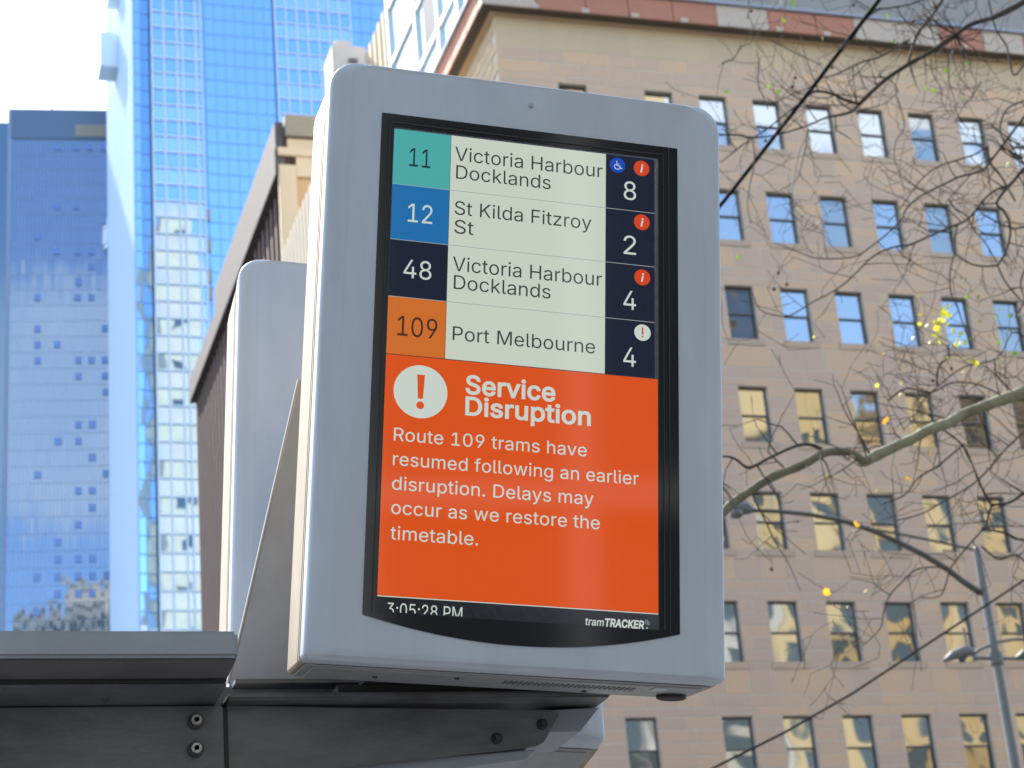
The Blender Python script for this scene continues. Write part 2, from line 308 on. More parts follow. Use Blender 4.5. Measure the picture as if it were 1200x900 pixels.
'S':(447,'262,-9,224,-9,187,-9,155,-3,128,9,100,21,79,38,64,60,49,82,40,107,38,137,60,137,82,137,104,137,106,117,112,101,123,88,134,75,149,65,166,59,184,52,203,49,224,49,247,49,268,53,286,60,304,68,319,78,330,92,340,106,346,121,346,139,346,156,341,169,332,179,323,189,311,198,296,204,281,211,264,217,245,222,224,228,204,234,184,239,142,251,109,268,86,289,63,311,52,339,52,372,52,401,60,426,75,448,90,469,111,486,138,498,164,510,194,516,227,516,261,516,290,510,316,498,342,486,362,469,377,449,392,428,400,404,401,378,380,378,358,378,337,378,335,403,323,423,302,437,281,452,256,458,225,458,203,458,184,455,167,448,151,441,138,431,129,418,120,406,115,392,115,376,115,358,120,344,131,334,142,323,154,314,169,308,184,302,199,297,212,293,230,289,247,284,264,279,279,275,295,270,312,264,328,257,344,248,359,238,373,227,385,214,394,198,404,182,408,162,408,139,408,111,401,86,386,64,372,41,351,24,323,11,296,-2'),
'T':(449,'85,452,32,452,32,471,32,490,32,509,160,509,288,509,417,509,417,490,417,471,417,452,364,452,310,452,257,452,257,301,257,151,257,0,235,0,214,0,193,0,193,151,193,301,193,452,139,452'),
'V':(480,'228,0,204,0,141,170,79,339,16,509,39,509,62,509,84,509,120,408,156,307,192,206,198,189,206,166,215,137,224,109,235,73,248,31,243,31,239,31,235,31,247,74,258,110,267,138,276,166,284,189,290,206,325,307,360,408,395,509,417,509,440,509,463,509,401,339,340,170,278,0,253,0'),
'a':(389,'182,-8,160,-8,136,-8,114,-4,94,5,75,14,59,27,48,45,36,62,30,83,30,108,30,130,35,147,43,161,52,174,63,185,78,193,92,201,108,207,125,211,143,214,160,218,178,220,201,223,220,225,234,227,248,228,258,231,265,235,272,239,276,245,276,255,276,255,276,256,276,257,276,272,273,286,267,297,261,308,252,316,240,322,228,328,213,331,196,331,178,331,162,328,149,322,136,317,126,309,118,301,110,292,104,283,100,274,80,280,61,285,41,291,50,314,62,332,78,346,95,360,113,369,133,375,153,381,173,384,194,384,208,384,223,383,239,379,255,376,271,370,286,360,301,351,313,338,322,320,332,303,337,280,337,251,337,168,337,84,337,0,317,0,297,0,276,0,276,17,276,35,276,52,275,52,274,52,272,52,268,43,261,34,252,25,243,15,230,7,215,1,200,-5;155,45,170,45,193,45,212,50,228,59,244,68,255,79,263,93,272,107,276,122,276,138,276,155,276,172,276,190,273,187,268,184,260,182,251,180,242,178,231,176,221,174,210,172,200,171,190,170,182,169,176,168,161,166,147,163,134,159,122,154,111,148,103,139,96,131,92,119,92,105,92,92,95,81,102,72,109,63,118,57,130,52,142,48'),
'b':(424,'261,-8,229,-8,206,-8,187,-4,172,4,158,12,146,21,138,31,130,42,123,51,118,59,116,59,114,59,112,59,112,39,112,20,112,0,92,0,72,0,53,0,53,170,53,339,53,509,73,509,93,509,114,509,114,446,114,382,114,319,115,319,117,319,118,319,123,327,129,336,137,346,146,356,157,365,171,373,186,380,205,384,229,384,261,384,289,376,313,360,337,345,356,322,370,293,383,263,390,229,390,189,390,149,384,114,370,84,356,55,338,32,313,16,289,0;197,47,220,47,244,47,263,53,279,66,296,78,308,95,316,117,324,138,328,162,328,190,328,216,324,240,316,261,308,282,296,299,280,311,264,324,244,330,220,330,197,330,177,324,161,312,145,300,133,284,125,263,117,242,113,218,113,190,113,161,117,136,125,115,133,94,146,77,162,65,178,53'),
'c':(396,'226,-8,207,-8,173,-8,143,0,117,16,91,33,71,56,56,85,41,114,34,148,34,187,34,227,41,262,56,291,71,320,91,344,117,360,143,376,173,384,207,384,226,384,244,382,260,377,276,372,292,365,305,356,319,347,330,335,340,322,350,308,357,294,362,277,342,272,322,267,303,262,300,272,296,281,290,289,285,297,278,304,270,311,262,317,252,322,242,325,232,328,220,330,207,330,182,330,162,323,145,310,129,297,116,280,108,258,100,237,96,213,96,187,96,162,100,139,108,117,116,96,129,79,145,66,162,53,182,46,207,46,220,46,232,48,243,52,253,55,262,60,271,66,279,72,286,80,292,89,297,97,302,107,304,117,324,112,343,107,363,102,358,85,351,70,341,56,332,43,320,31,306,21,293,12,277,4,261,-1,244,-6'),
'd':(424,'219,-8,195,-8,164,-8,136,0,112,16,87,32,68,55,55,84,41,114,34,149,34,189,34,229,41,263,55,293,69,322,88,345,112,360,136,376,164,384,196,384,219,384,238,380,253,373,268,365,279,356,287,346,296,336,302,327,306,319,308,319,309,319,311,319,311,382,311,446,311,509,331,509,351,509,372,509,372,339,372,170,372,0,352,0,332,0,313,0,313,20,313,39,313,59,311,59,309,59,307,59,302,51,296,42,287,31,278,21,267,12,252,4,238,-4;181,47,204,47,228,47,247,53,263,65,279,77,291,94,299,115,308,136,312,161,312,190,312,218,308,242,300,263,292,284,279,300,263,312,247,324,228,330,204,330,181,330,161,324,145,311,128,299,116,282,108,261,100,240,96,216,96,190,96,162,100,138,109,117,117,95,129,78,145,66,161,53'),
'e':(404,'238,-8,212,-8,175,-8,144,0,117,16,90,33,70,56,56,85,41,114,34,148,34,187,34,226,41,260,55,290,69,319,89,343,115,359,141,376,171,384,205,384,226,384,246,381,266,374,286,367,303,356,319,341,335,326,348,306,357,282,366,258,371,228,371,194,371,186,371,178,371,169,272,169,174,169,75,169,75,186,75,204,75,221,162,221,250,221,338,221,329,215,319,208,310,202,310,227,306,249,298,268,290,288,278,303,262,314,247,325,228,330,205,330,182,330,163,325,146,313,130,302,118,288,109,270,100,252,96,232,96,211,96,200,96,189,96,178,96,150,101,126,110,106,120,87,134,72,151,62,168,51,189,46,212,46,228,46,241,48,254,53,266,57,276,64,285,73,294,82,301,92,306,106,325,101,345,96,365,91,359,71,349,54,335,39,321,24,303,13,282,4,262,-4'),
'f':(254,'154,379,228,379,228,362,228,344,228,327,154,327,80,327,6,327,6,344,6,362,6,379,80,379;101,0,81,0,81,144,81,288,81,432,81,453,86,471,96,486,106,500,119,511,135,519,152,526,169,530,187,530,201,530,213,529,222,527,232,525,238,523,243,521,238,503,232,486,227,468,224,470,220,471,215,472,210,473,203,474,195,474,176,474,163,469,154,460,146,451,142,437,142,419,142,279,142,140,142,0,121,0'),
'g':(425,'238,-151,207,-151,179,-151,154,-147,134,-140,113,-132,96,-122,82,-110,69,-98,58,-84,50,-69,68,-60,84,-50,101,-41,107,-49,113,-57,122,-66,130,-75,141,-82,154,-88,168,-94,186,-97,207,-97,238,-97,263,-90,282,-75,302,-60,311,-37,311,-6,311,19,311,44,311,68,310,68,308,68,306,68,302,60,295,51,287,42,278,32,267,23,252,16,238,8,219,5,195,5,164,5,137,12,113,27,88,41,69,62,55,90,41,118,34,152,34,191,34,230,41,264,55,293,69,322,88,345,112,360,137,376,165,384,196,384,220,384,239,381,254,373,268,365,280,356,288,346,297,336,303,327,308,319,309,319,311,319,313,319,313,339,313,359,313,379,333,379,353,379,372,379,372,250,372,120,372,-9,372,-42,365,-69,350,-90,336,-111,316,-126,290,-136,266,-146;181,59,205,59,228,59,248,64,264,75,280,86,292,101,300,121,308,141,312,165,312,193,312,220,308,243,300,264,292,284,280,300,264,312,248,324,228,330,205,330,181,330,161,324,145,312,129,299,117,283,109,262,100,242,96,218,96,193,96,166,100,143,109,123,117,102,129,87,145,76,162,65'),
'h':(410,'114,249,114,227,114,151,114,76,114,0,93,0,73,0,53,0,53,170,53,339,53,509,73,509,93,509,114,509,114,435,114,361,114,288,110,288,106,288,102,288,114,322,131,347,152,362,174,377,199,384,227,384,253,384,276,379,295,369,315,358,330,342,341,321,352,300,357,273,357,240,357,160,357,80,357,0,337,0,316,0,296,0,296,78,296,157,296,235,296,265,288,288,273,304,258,321,237,329,210,329,192,329,175,325,161,317,146,310,135,298,126,283,118,267'),
'i':(167,'73,0,53,0,53,126,53,253,53,379,73,379,93,379,114,379,114,253,114,126,114,0,93,0;96,443,84,443,72,443,62,447,54,455,46,462,41,472,41,483,41,494,46,504,54,512,62,520,72,524,84,524,96,524,106,520,114,512,122,504,126,494,126,483,126,472,122,462,114,455,106,447'),
'k':(381,'132,158,110,137,110,162,110,187,110,212,114,212,117,212,120,212,175,268,230,323,284,379,310,379,335,379,360,379,302,319,243,259,184,199,182,199,180,199,177,199,155,178;73,0,53,0,53,170,53,339,53,509,73,509,93,509,114,509,114,339,114,170,114,0,93,0;320,0,294,0,245,62,196,124,148,186,162,200,177,214,191,229,252,152,312,76,372,0,346,0'),
'l':(189,'147,-2,139,-2,110,-2,88,5,74,20,60,35,53,57,53,84,53,226,53,367,53,509,73,509,93,509,114,509,114,372,114,235,114,99,114,81,116,69,120,62,124,55,133,52,146,52,152,52,157,52,160,53,164,53,167,54,170,54,173,37,177,20,181,3,175,1,169,0,162,-1,154,-2'),
'm':(610,'73,0,53,0,53,126,53,253,53,379,72,379,92,379,112,379,112,351,112,323,112,295,111,295,109,295,108,295,113,316,121,332,132,346,144,359,157,369,172,376,187,383,203,386,219,386,247,386,270,378,287,361,305,344,316,322,321,295,318,295,315,295,312,295,317,313,325,330,337,343,349,357,364,367,381,375,398,382,416,386,437,386,459,386,479,381,497,372,515,362,530,348,541,328,551,309,557,285,557,255,557,170,557,85,557,0,536,0,516,0,496,0,496,85,496,169,496,254,496,281,488,301,472,313,457,325,439,330,419,330,402,330,387,327,374,320,362,313,352,303,345,290,339,278,335,263,335,247,335,165,335,82,335,0,315,0,294,0,274,0,274,87,274,173,274,260,274,281,267,298,253,311,239,324,221,330,199,330,185,330,171,327,158,320,144,313,134,303,126,289,118,276,114,258,114,238,114,159,114,79,114,0,93,0'),
'n':(410,'114,249,114,227,114,151,114,76,114,0,93,0,73,0,53,0,53,126,53,253,53,379,72,379,92,379,112,379,112,349,112,318,112,288,109,288,106,288,102,288,114,322,131,347,152,362,174,377,199,384,227,384,253,384,276,379,295,369,314,358,330,342,341,321,352,300,357,273,357,240,357,160,357,80,357,0,337,0,316,0,296,0,296,78,296,157,296,235,296,265,288,288,273,304,258,321,237,329,210,329,192,329,175,325,161,317,146,310,135,298,126,283,118,267'),
'o':(415,'242,-8,207,-8,173,-8,143,0,117,16,91,33,71,56,56,85,41,114,34,148,34,187,34,227,41,262,56,291,71,320,91,344,117,360,143,376,173,384,207,384,242,384,272,376,299,360,325,344,345,320,359,291,374,262,381,227,381,187,381,148,374,114,359,85,345,56,325,33,299,16,272,0;182,46,207,46,233,46,254,53,270,66,287,79,299,96,307,117,315,139,319,162,319,187,319,213,315,236,307,258,299,280,287,297,270,310,254,323,233,330,207,330,182,330,162,323,145,310,129,297,116,280,108,258,100,237,96,213,96,187,96,162,100,139,108,117,116,96,129,79,145,66,162,53'),
'p':(424,'73,-143,53,-143,53,31,53,205,53,379,72,379,92,379,112,379,112,359,112,339,112,319,114,319,116,319,118,319,123,327,129,336,137,346,145,356,157,365,171,373,186,380,205,384,229,384,261,384,289,376,313,360,337,345,356,322,370,293,383,263,390,229,390,189,390,149,384,114,370,84,356,55,338,32,313,16,289,0,261,-8,229,-8,206,-8,187,-4,173,4,158,12,146,21,138,31,130,42,123,51,118,59,117,59,115,59,114,59,114,-8,114,-76,114,-143,93,-143;197,47,220,47,244,47,263,53,279,66,296,78,308,95,316,117,324,138,328,162,328,190,328,216,324,240,316,261,308,282,296,299,280,311,264,324,244,330,220,330,197,330,177,324,161,312,145,300,133,284,125,263,117,242,113,218,113,190,113,161,117,136,125,115,133,94,146,77,162,65,178,53'),
'r':(259,'73,0,53,0,53,126,53,253,53,379,72,379,92,379,112,379,112,360,112,340,112,321,113,321,114,321,115,321,122,340,135,356,152,367,170,379,190,385,213,385,218,385,223,385,229,384,235,384,240,384,243,384,243,363,243,343,243,322,242,323,237,323,230,324,223,325,215,326,207,326,189,326,173,322,159,315,145,307,134,297,126,284,118,270,114,255,114,237,114,158,114,79,114,0,93,0'),
's':(365,'211,-8,182,-8,156,-8,132,-4,112,3,92,11,75,23,62,38,49,53,40,72,36,94,55,98,74,102,94,106,99,86,109,70,124,60,139,50,158,45,181,45,208,45,229,51,244,62,260,74,268,87,268,103,268,116,263,127,254,136,245,144,231,151,212,155,191,160,170,165,149,170,115,178,89,191,72,208,55,225,47,247,47,274,47,296,53,315,65,332,77,348,94,361,115,370,136,380,160,384,187,384,213,384,235,380,254,372,272,364,287,353,299,339,310,325,319,308,324,290,305,286,287,281,268,277,264,292,255,304,243,316,230,327,212,332,187,332,165,332,146,327,131,317,116,306,109,293,109,277,109,263,114,252,124,243,134,235,150,228,172,223,191,218,210,214,229,209,264,201,290,188,306,171,323,154,331,133,331,106,331,84,325,64,312,47,300,30,282,16,260,6,237,-3'),
't':(227,'138,379,204,379,204,362,204,344,204,327,138,327,72,327,6,327,6,344,6,362,6,379,72,379;65,345,65,471,85,471,106,471,126,471,126,347,126,222,126,98,126,81,129,69,136,61,143,54,154,50,170,50,174,50,179,50,185,51,191,52,197,53,202,54,206,36,209,19,213,2,207,0,200,-2,192,-3,184,-4,176,-4,168,-4,136,-4,110,4,92,21,74,38,65,62,65,93,65,219'),
'u':(410,'210,-5,182,-5,157,-5,134,0,115,11,95,21,80,37,69,59,58,80,53,107,53,139,53,219,53,299,53,379,73,379,93,379,114,379,114,301,114,222,114,144,114,114,121,91,137,75,152,58,173,50,200,50,218,50,235,54,249,62,264,70,275,81,283,97,292,112,296,131,296,153,296,228,296,304,296,379,316,379,337,379,357,379,357,253,357,126,357,0,337,0,318,0,298,0,298,31,298,61,298,92,301,92,304,92,307,92,295,57,279,32,257,17,236,2'),
'v':(389,'184,0,162,0,114,126,66,253,17,379,40,379,62,379,84,379,111,304,138,230,165,155,174,132,181,110,187,87,193,64,199,42,206,21,198,21,191,21,184,21,191,42,197,64,203,87,209,110,216,132,224,155,251,230,278,304,305,379,327,379,349,379,372,379,323,253,275,126,226,0,205,0'),
'w':(567,'158,0,138,0,99,126,61,253,22,379,44,379,66,379,87,379,102,324,118,269,134,214,140,191,147,165,154,137,161,108,168,76,175,41,172,41,168,41,165,41,172,75,179,106,186,135,192,163,199,190,206,214,222,269,237,324,252,379,274,379,295,379,316,379,332,324,346,269,362,214,368,190,375,164,382,136,388,107,395,76,402,41,398,41,395,41,391,41,398,76,406,107,413,135,420,164,427,190,434,214,449,269,464,324,480,379,501,379,523,379,545,379,506,253,468,126,430,0,409,0,389,0,368,0,352,57,335,114,319,172,314,189,309,207,304,225,300,243,295,261,290,280,286,299,281,318,276,338,281,338,286,338,290,338,286,318,281,300,277,280,272,262,267,243,262,225,258,206,253,189,248,172,232,114,215,57,199,0,178,0'),
'y':(389,'51,-140,48,-139,52,-121,57,-103,62,-86,65,-86,68,-87,71,-87,83,-90,94,-91,104,-89,114,-87,122,-82,130,-74,138,-66,145,-53,151,-36,154,-24,158,-13,162,-1,114,126,66,252,17,379,40,379,62,379,84,379,111,304,138,230,165,155,174,132,181,109,187,87,193,64,199,42,206,21,198,21,191,21,184,21,190,42,196,64,202,87,209,110,216,132,224,155,251,230,278,304,305,379,327,379,349,379,372,379,316,234,260,88,204,-58,196,-78,187,-94,176,-107,166,-120,153,-130,139,-136,125,-142,109,-145,92,-145,81,-145,72,-144,64,-143,57,-142'),
'z':(380,'141,0,42,0,42,15,42,30,42,46,112,137,183,228,254,320,254,321,254,322,254,323,185,323,116,323,48,323,48,342,48,360,48,379,143,379,238,379,332,379,332,363,332,347,332,331,264,241,195,150,126,60,126,59,126,58,126,56,197,56,268,56,339,56,339,38,339,19,339,0,240,0'),
}

def text_mesh(name, body, size_cap, x, y, width=None, bold=0.0, slant=0.0, cut=None, dz=-0.0006, extr=0.0002):
    """flat print: cap height size_cap (m), baseline start (x, y) in the sign's own frame, x right, y down"""
    s = size_cap / 0.5095
    V2, F2 = [], []
    adv = 0
    for ch in body:
        if ch == ' ': adv += 0.2; continue
        a, data = GLYPHS[ch]
        loops = []
        for spl in data.split(';'):
            q = [float(t) / 1000 for t in spl.split(',')]
            bp = [q[i:i + 6] for i in range(0, len(q), 6)]
            pts = []
            for A_, B_ in zip(bp, bp[1:] + bp[:1]):
                p0, p1, p2, p3 = Vector(A_[2:4]), Vector(A_[4:6]), Vector(B_[0:2]), Vector(B_[2:4])
                straight = abs((p1 - p0).cross(p3 - p0)) < 2e-5 and abs((p2 - p0).cross(p3 - p0)) < 2e-5
                k_ = 1 if straight else 4
                for k in range(k_):
                    t = k / k_; w = 1 - t
                    pts.append(p0 * w ** 3 + p1 * 3 * w * w * t + p2 * 3 * w * t * t + p3 * t ** 3)
            cl = [pts[0]]
            for p in pts[1:]:
                if (p - cl[-1]).length > 1e-3: cl.append(p)
            if (cl[0] - cl[-1]).length < 1e-3: cl.pop()
            if bold:
                n = len(cl); ne = []
                for i in range(n):
                    e0 = (cl[i] - cl[i - 1]).normalized(); e1 = (cl[(i + 1) % n] - cl[i]).normalized()
                    nn = Vector((-e0.y, e0.x)) + Vector((-e1.y, e1.x))
                    if nn.length < 1e-4: nn = Vector((-e0.y, e0.x))
                    nn.normalize()
                    c_ = max(0.5, nn.dot(Vector((-e0.y, e0.x))))
                    ne.append(cl[i] + nn * bold / c_)
                cl = ne
            loops.append([Vector((p.x + adv, p.y)) for p in cl])
        vs_, es_ = [], []
        for lp in loops:
            n0 = len(vs_); vs_ += lp
            es_ += [(n0 + i, n0 + (i + 1) % len(lp)) for i in range(len(lp))]
        ov, _, of, _, _, _ = delaunay_2d_cdt(vs_, es_, [], 0, 1e-6)
        n0 = len(V2); V2 += [tuple(p) for p in ov]
        for f_ in of:
            cx = sum(ov[i].x for i in f_) / len(f_); cy = sum(ov[i].y for i in f_) / len(f_)
            wn_ = 0
            for lp in loops:
                for i in range(len(lp)):
                    p, q2 = lp[i - 1], lp[i]
                    if (p.y > cy) != (q2.y > cy) and cx < (q2.x - p.x) * (cy - p.y) / (q2.y - p.y) + p.x:
                        wn_ += 1 if q2.y > p.y else -1
            if wn_ != 0: F2.append(tuple(n0 + i for i in f_))
        adv += a / 1000 + (0.006 if bold else 0)
    me = bpy.data.meshes.new(name)
    mx = max(v[0] for v in V2); mn = min(v[0] for v in V2)
    sx = s if width is None else width / (mx - mn)
    me.from_pydata([(x + (gx - mn) * sx + slant * gy * s, y - gy * s, dz) for gx, gy in V2], [], F2)
    me.update()
    if cut is not None:
        b = bmesh.new(); b.from_mesh(me)
        bmesh.ops.bisect_plane(b, geom=b.verts[:] + b.edges[:] + b.faces[:], plane_co=(0, cut, 0), plane_no=(0, 1, 0), clear_outer=True)
        b.to_mesh(me); b.free()
    me.name = name
    return me

# ------------------------------------------------------------------ display housings
def rrect(xl, xr, yt, yb, rt, rb, d, n=7):
    pts = []
    for cx, cy, r, a0 in ((xr - rt, yt + rt, rt, -90), (xr - rb, yb - rb, rb, 0), (xl + rb, yb - rb, rb, 90), (xl + rt, yt + rt, rt, 180)):
        for k in range(n):
            a = R(a0 + 90 * k / (n - 1))
            pts.append((cx + r * math.cos(a), cy + r * math.sin(a), d))
    return pts
def loft(loops, cap0=True, cap1=True):
    mb = MB(); k = len(loops[0])
    for lp in loops: mb.v += [tuple(p) for p in lp]
    for i in range(len(loops) - 1):
        for j in range(k):
            q = (j + 1) % k
            mb.f.append((i * k + j, i * k + q, (i + 1) * k + q, (i + 1) * k + j))
    if cap0: mb.f.append(tuple(range(k))[::-1])
    if cap1: mb.f.append(tuple((len(loops) - 1) * k + j for j in range(k)))
    return mb
XL, XR, YT, YB = -0.095, 0.503, -0.100, 0.776
def shade_auto(o, ang=40):
    for p in o.data.polygons: p.use_smooth = True
    b = bmesh.new(); b.from_mesh(o.data)
    for e in b.edges:
        if len(e.link_faces) == 2 and e.calc_face_angle(0) > R(ang): e.smooth = False
    b.to_mesh(o.data); b.free()
def housing(root, YB=YB):
    # front shell with a rolled edge
    loops = []
    steps = 7
    loops.append(rrect(XL + 0.0300, XR - 0.0300, YT + 0.007, YB - 0.007, 0.029, 0.012, -0.0008)); loops.append(rrect(XL + 0.0292, XR - 0.0292, YT + 0.007, YB - 0.007, 0.0295, 0.012, -0.0005))
    loops.append(rrect(XL + 0.0285, XR - 0.0285, YT + 0.0070, YB - 0.0070, 0.030, 0.010, 0.0))
    loops.append(rrect(XL + 0.0150, XR - 0.0150, YT + 0.0055, YB - 0.0055, 0.034, 0.010, 0.0022))
    for i in range(steps + 1):
        a = R(25 + 65 * i / steps)
        q = (1 - math.sin(a)); dd = 0.0058 + 0.0090 * (math.cos(R(25)) - math.cos(a))
        loops.append(rrect(XL + 0.009 * q, XR - 0.009 * q, YT + 0.008 * q, YB - 0.008 * q, 0.040, 0.010, dd))
    loops.append(rrect(XL, XR, YT, YB, 0.040, 0.010, 0.040))
    sh = obj('front_shell', loft(loops), m_white, root); shade_auto(sh, 35)
    sm = obj('seam', loft([rrect(XL + 0.006, XR - 0.006, YT + 0.006, YB - 0.006, 0.038, 0.010, d) for d in (0.0405, 0.0465)]), m_seam, root)
    fr = []
    for d, ins in ((0.047, 0.002), (0.0485, 0.0), (0.055, 0.0), (0.0575, 0.0028), (0.060, 0.0028), (0.062, 0.0), (0.152, 0.0), (0.155, 0.003)):
        fr.append(rrect(XL + ins, XR - ins, YT + ins, YB - ins, 0.046 - ins, 0.006, d))
    f = obj('side_frame', loft(fr), m_alu, root); shade_auto(f, 35)
    u = MB()
    u.box((XL + 0.02, YB + 0.0004, 0.050), (XR - 0.02, YB + 0.004, 0.148))
    u.box((XL + 0.008, YB + 0.0002, 0.040), (XR - 0.012, YB + 0.0022, 0.152))
    obj('bottom_plate', u, m_under, root, bevel=0.001, bevseg=1)
    return root

# the tram display that faces the camera; its frame: x right, y down, z into the sign
AX = Matrix(((0.99717149, -0.06479956, 0.03807939), (-0.02931621, 0.13118174, 0.99092478), (-0.06920681, -0.98923828, 0.12891101)))
disp = thing('tram_display', (0, 0, 0), 'white framed tram display with lit timetable screen and orange Service Disruption notice', 'display', 'tram displays mounted back to back')
OFF[disp.name] = Vector((0, 0, 0))
disp.matrix_world = Matrix.Translation((0.68724716, 2.49959991, 1.49614548 + CAMZ)) @ AX.to_4x4()
disp.matrix_world = Matrix.Translation((0.68724716, 2.49959991, 1.49614548 + CAMZ)) @ AX.to_4x4()
housing(disp)
# black cover glass: a ring with an arched foot round the recessed panel
def arc(n=24):
    pts = []
    for i in range(n + 1):
        t = i / n; x = -0.018 + 0.450 * t
        pts.append((x, 0.7125 + 0.030 * (1 - (2 * t - 1) ** 2), 0))
    return pts
bz = MB()
d0 = -0.0022
OX0, OX1, OY0 = -0.0195, 0.4315, -0.021
def slab(x0, x1, y0, y1): bz.box((x0, y0, d0), (x1, y1, -0.0002))
slab(OX0, -0.0015, OY0, 0.7085)
slab(0.4015, OX1, OY0, 0.7085)
slab(-0.0015, 0.4015, OY0, -0.0015)
foot = [(OX0, 0.7085, d0)] + [(x, y, d0) for x, y, _ in arc()] + [(OX1, 0.7085, d0)]
foot[1] = (OX0, 0.7125, d0); foot[-2] = (OX1, 0.7125, d0)
bz.prism(foot, (0, 0, 0.002))
scr_b = obj('screen_surround', bz, m_black, disp)
lip = MB()
for a, b_ in (((-0.0075, -0.0085), (0.4095, -0.0065)), ((-0.0075, -0.0085), (-0.0060, 0.7085)), ((0.4080, -0.0085), (0.4095, 0.7085)), ((0.4165, -0.0200), (0.4180, 0.712))):
    lip.box((a[0], a[1], d0 - 0.0012), (b_[0], b_[1], d0 - 0.0001))
obj('inner_lip', lip, m_lip, scr_b)
# screw in the top of the shell
s = MB(); s.tube([(0.2036, -0.0616, 0.0), (0.2036, -0.0616, -0.0022), (0.2036, -0.0616, -0.0034)], [0.0042, 0.0040, 0.0022], 16)
obj('screw', s, m_bolt, disp, smooth=False)

PZ = -0.0008                                   # front of the panel
scr = MB(); scr.box((-0.0015, -0.0015, PZ), (0.4015, 0.7085, -0.0001))
lc_black = lcd('lcd_black', (16, 15, 17))
screen = obj('screen', scr, lc_black, disp)
LC = {k: lcd('lcd_' + k, c) for k, c in dict(cream=(194, 204, 190), teal=(70, 164, 162), blue=(20, 104, 166), navy=(16, 20, 42), orange=(200, 104, 30),
        red=(212, 76, 0), ink=(52, 52, 50), ink_teal=(18, 44, 48), pale=(196, 206, 198), grey=(150, 158, 160), wcblue=(10, 66, 176), info=(205, 62, 20), ink_orange=(58, 30, 20)).items()}
def cell(name, x0, y0, x1, y1, k, z=PZ - 0.0004):
    b = MB(); b.box((x0, y0, z), (x1, y1, PZ - 0.0001)); return obj(name, b, LC[k], screen)
rows = [0.001, 0.0868, 0.1712, 0.2570, 0.3425]
G = 0.0005
for i, k in enumerate(('teal', 'blue', 'navy', 'orange')):
    y0, y1 = rows[i] + G, rows[i + 1] - G
    cell('route_cell', 0.0, y0, 0.0838, y1, k)
    cell('destination_cell', 0.0846, y0, 0.3198, y1, 'cream')
    cell('minutes_cell', 0.3206, y0, 0.3955, y1, 'navy')
    if i < 3:
        b = MB(); b.box((0, rows[i + 1] - 0.0004, PZ - 0.0005), (0.3955, rows[i + 1] + 0.0004, PZ - 0.0001)); obj('row_line', b, LC['grey'], screen)
cell('notice_panel', 0.0, 0.3432, 0.4000, 0.6850, 'red')
b = MB(); b.box((0.0, 0.6852, PZ - 0.0005), (0.4, 0.6864, PZ - 0.0001)); obj('foot_line', b, LC['pale'], screen)
TZ = PZ - 0.0008
def T(body, cap, x, y, k, width=None, **kw):
    me = text_mesh('lettering', body, cap, x, y, width, dz=TZ, **kw)
    return obj('lettering', me, LC[k], screen)
mm = 0.001
T('11', 28.5 * mm, 23.5 * mm, 57 * mm, 'ink_teal', 31 * mm)
T('12', 28.0 * mm, 24 * mm, 142.5 * mm, 'pale', 36 * mm)
T('48', 27.5 * mm, 20.5 * mm, 227.5 * mm, 'pale', 40.5 * mm)
T('109', 29 * mm, 14.5 * mm, 314.3 * mm, 'ink_orange', 57.5 * mm)
T('Victoria Harbour', 21.4 * mm, 90.8 * mm, 40.0 * mm, 'ink', 224 * mm)
T('Docklands', 21.0 * mm, 93 * mm, 68.0 * mm, 'ink', 142.5 * mm)
T('St Kilda Fitzroy', 21.0 * mm, 92.3 * mm, 123.6 * mm, 'ink', 206 * mm)
T('St', 21.0 * mm, 92.6 * mm, 152.5 * mm, 'ink', 28.5 * mm)
T('Victoria Harbour', 21.4 * mm, 91.8 * mm, 209.6 * mm, 'ink', 223 * mm)
T('Docklands', 21.0 * mm, 94 * mm, 237 * mm, 'ink', 143.5 * mm)
T('Port Melbourne', 20.6 * mm, 94.5 * mm, 313.5 * mm, 'ink', 210.5 * mm)
for body, y in (('8', 70), ('2', 155.8), ('4', 241.3), ('4', 327.8)):
    T(body, 29 * mm, 347.6 * mm, y * mm, 'pale', 19.2 * mm)
T('Service', 26.4 * mm, 115 * mm, 390.2 * mm, 'pale', 131.5 * mm, bold=0.020)
T('Disruption', 25.8 * mm, 115.4 * mm, 421.2 * mm, 'pale', 184 * mm, bold=0.020)
for body, y, x1 in (('Route 109 trams have', 467.3, 293.7), ('resumed following an earlier', 502.4, 370.9), ('disruption. Delays may', 537.0, 304.3), ('occur as we restore the', 571.2, 313.6), ('timetable.', 606.9, 138.6)):
    T(body, 18.6 * mm, 15 * mm, y * mm, 'pale', (x1 - 15) * mm, bold=0.002)
T('3:05:28 PM', 17.0 * mm, 14.2 * mm, 711.2 * mm, 'pale', 104.4 * mm, cut=0.7068)
fz = d0 - 0.0004
def FT(body, cap, x, y, width, bold):           # the printed maker's mark on the glass foot
    me = text_mesh('lettering', body, cap, x, y, width, bold=bold, slant=0.12, dz=fz)
    return obj('lettering', me, LC['pale'], scr_b)
FT('tram', 10.2 * mm, 292.5 * mm, 707.8 * mm, 27.0 * mm, 0.010)
FT('TRACKER', 10.6 * mm, 320.6 * mm, 707.9 * mm, 58.0 * mm, 0.030)
FT('.', 10 * mm, 381.6 * mm, 707.6 * mm, 2.2 * mm, 0.010)
b = MB()
for rr in (3.2, 5.2, 7.2):                       # three radio waves
    for k in range(6):
        a0, a1 = R(-80 + 13 * k), R(-80 + 13 * (k + 1))
        cx, cy = 379.2, 702.5
        b.poly([((cx + (rr + q) * math.cos(a)) * mm, (cy + (rr + q) * math.sin(a)) * mm, fz) for a, q in ((a0, 0), (a1, 0), (a1, 0.8), (a0, 0.8))])
obj('radio_waves', b, LC['grey'], scr_b)
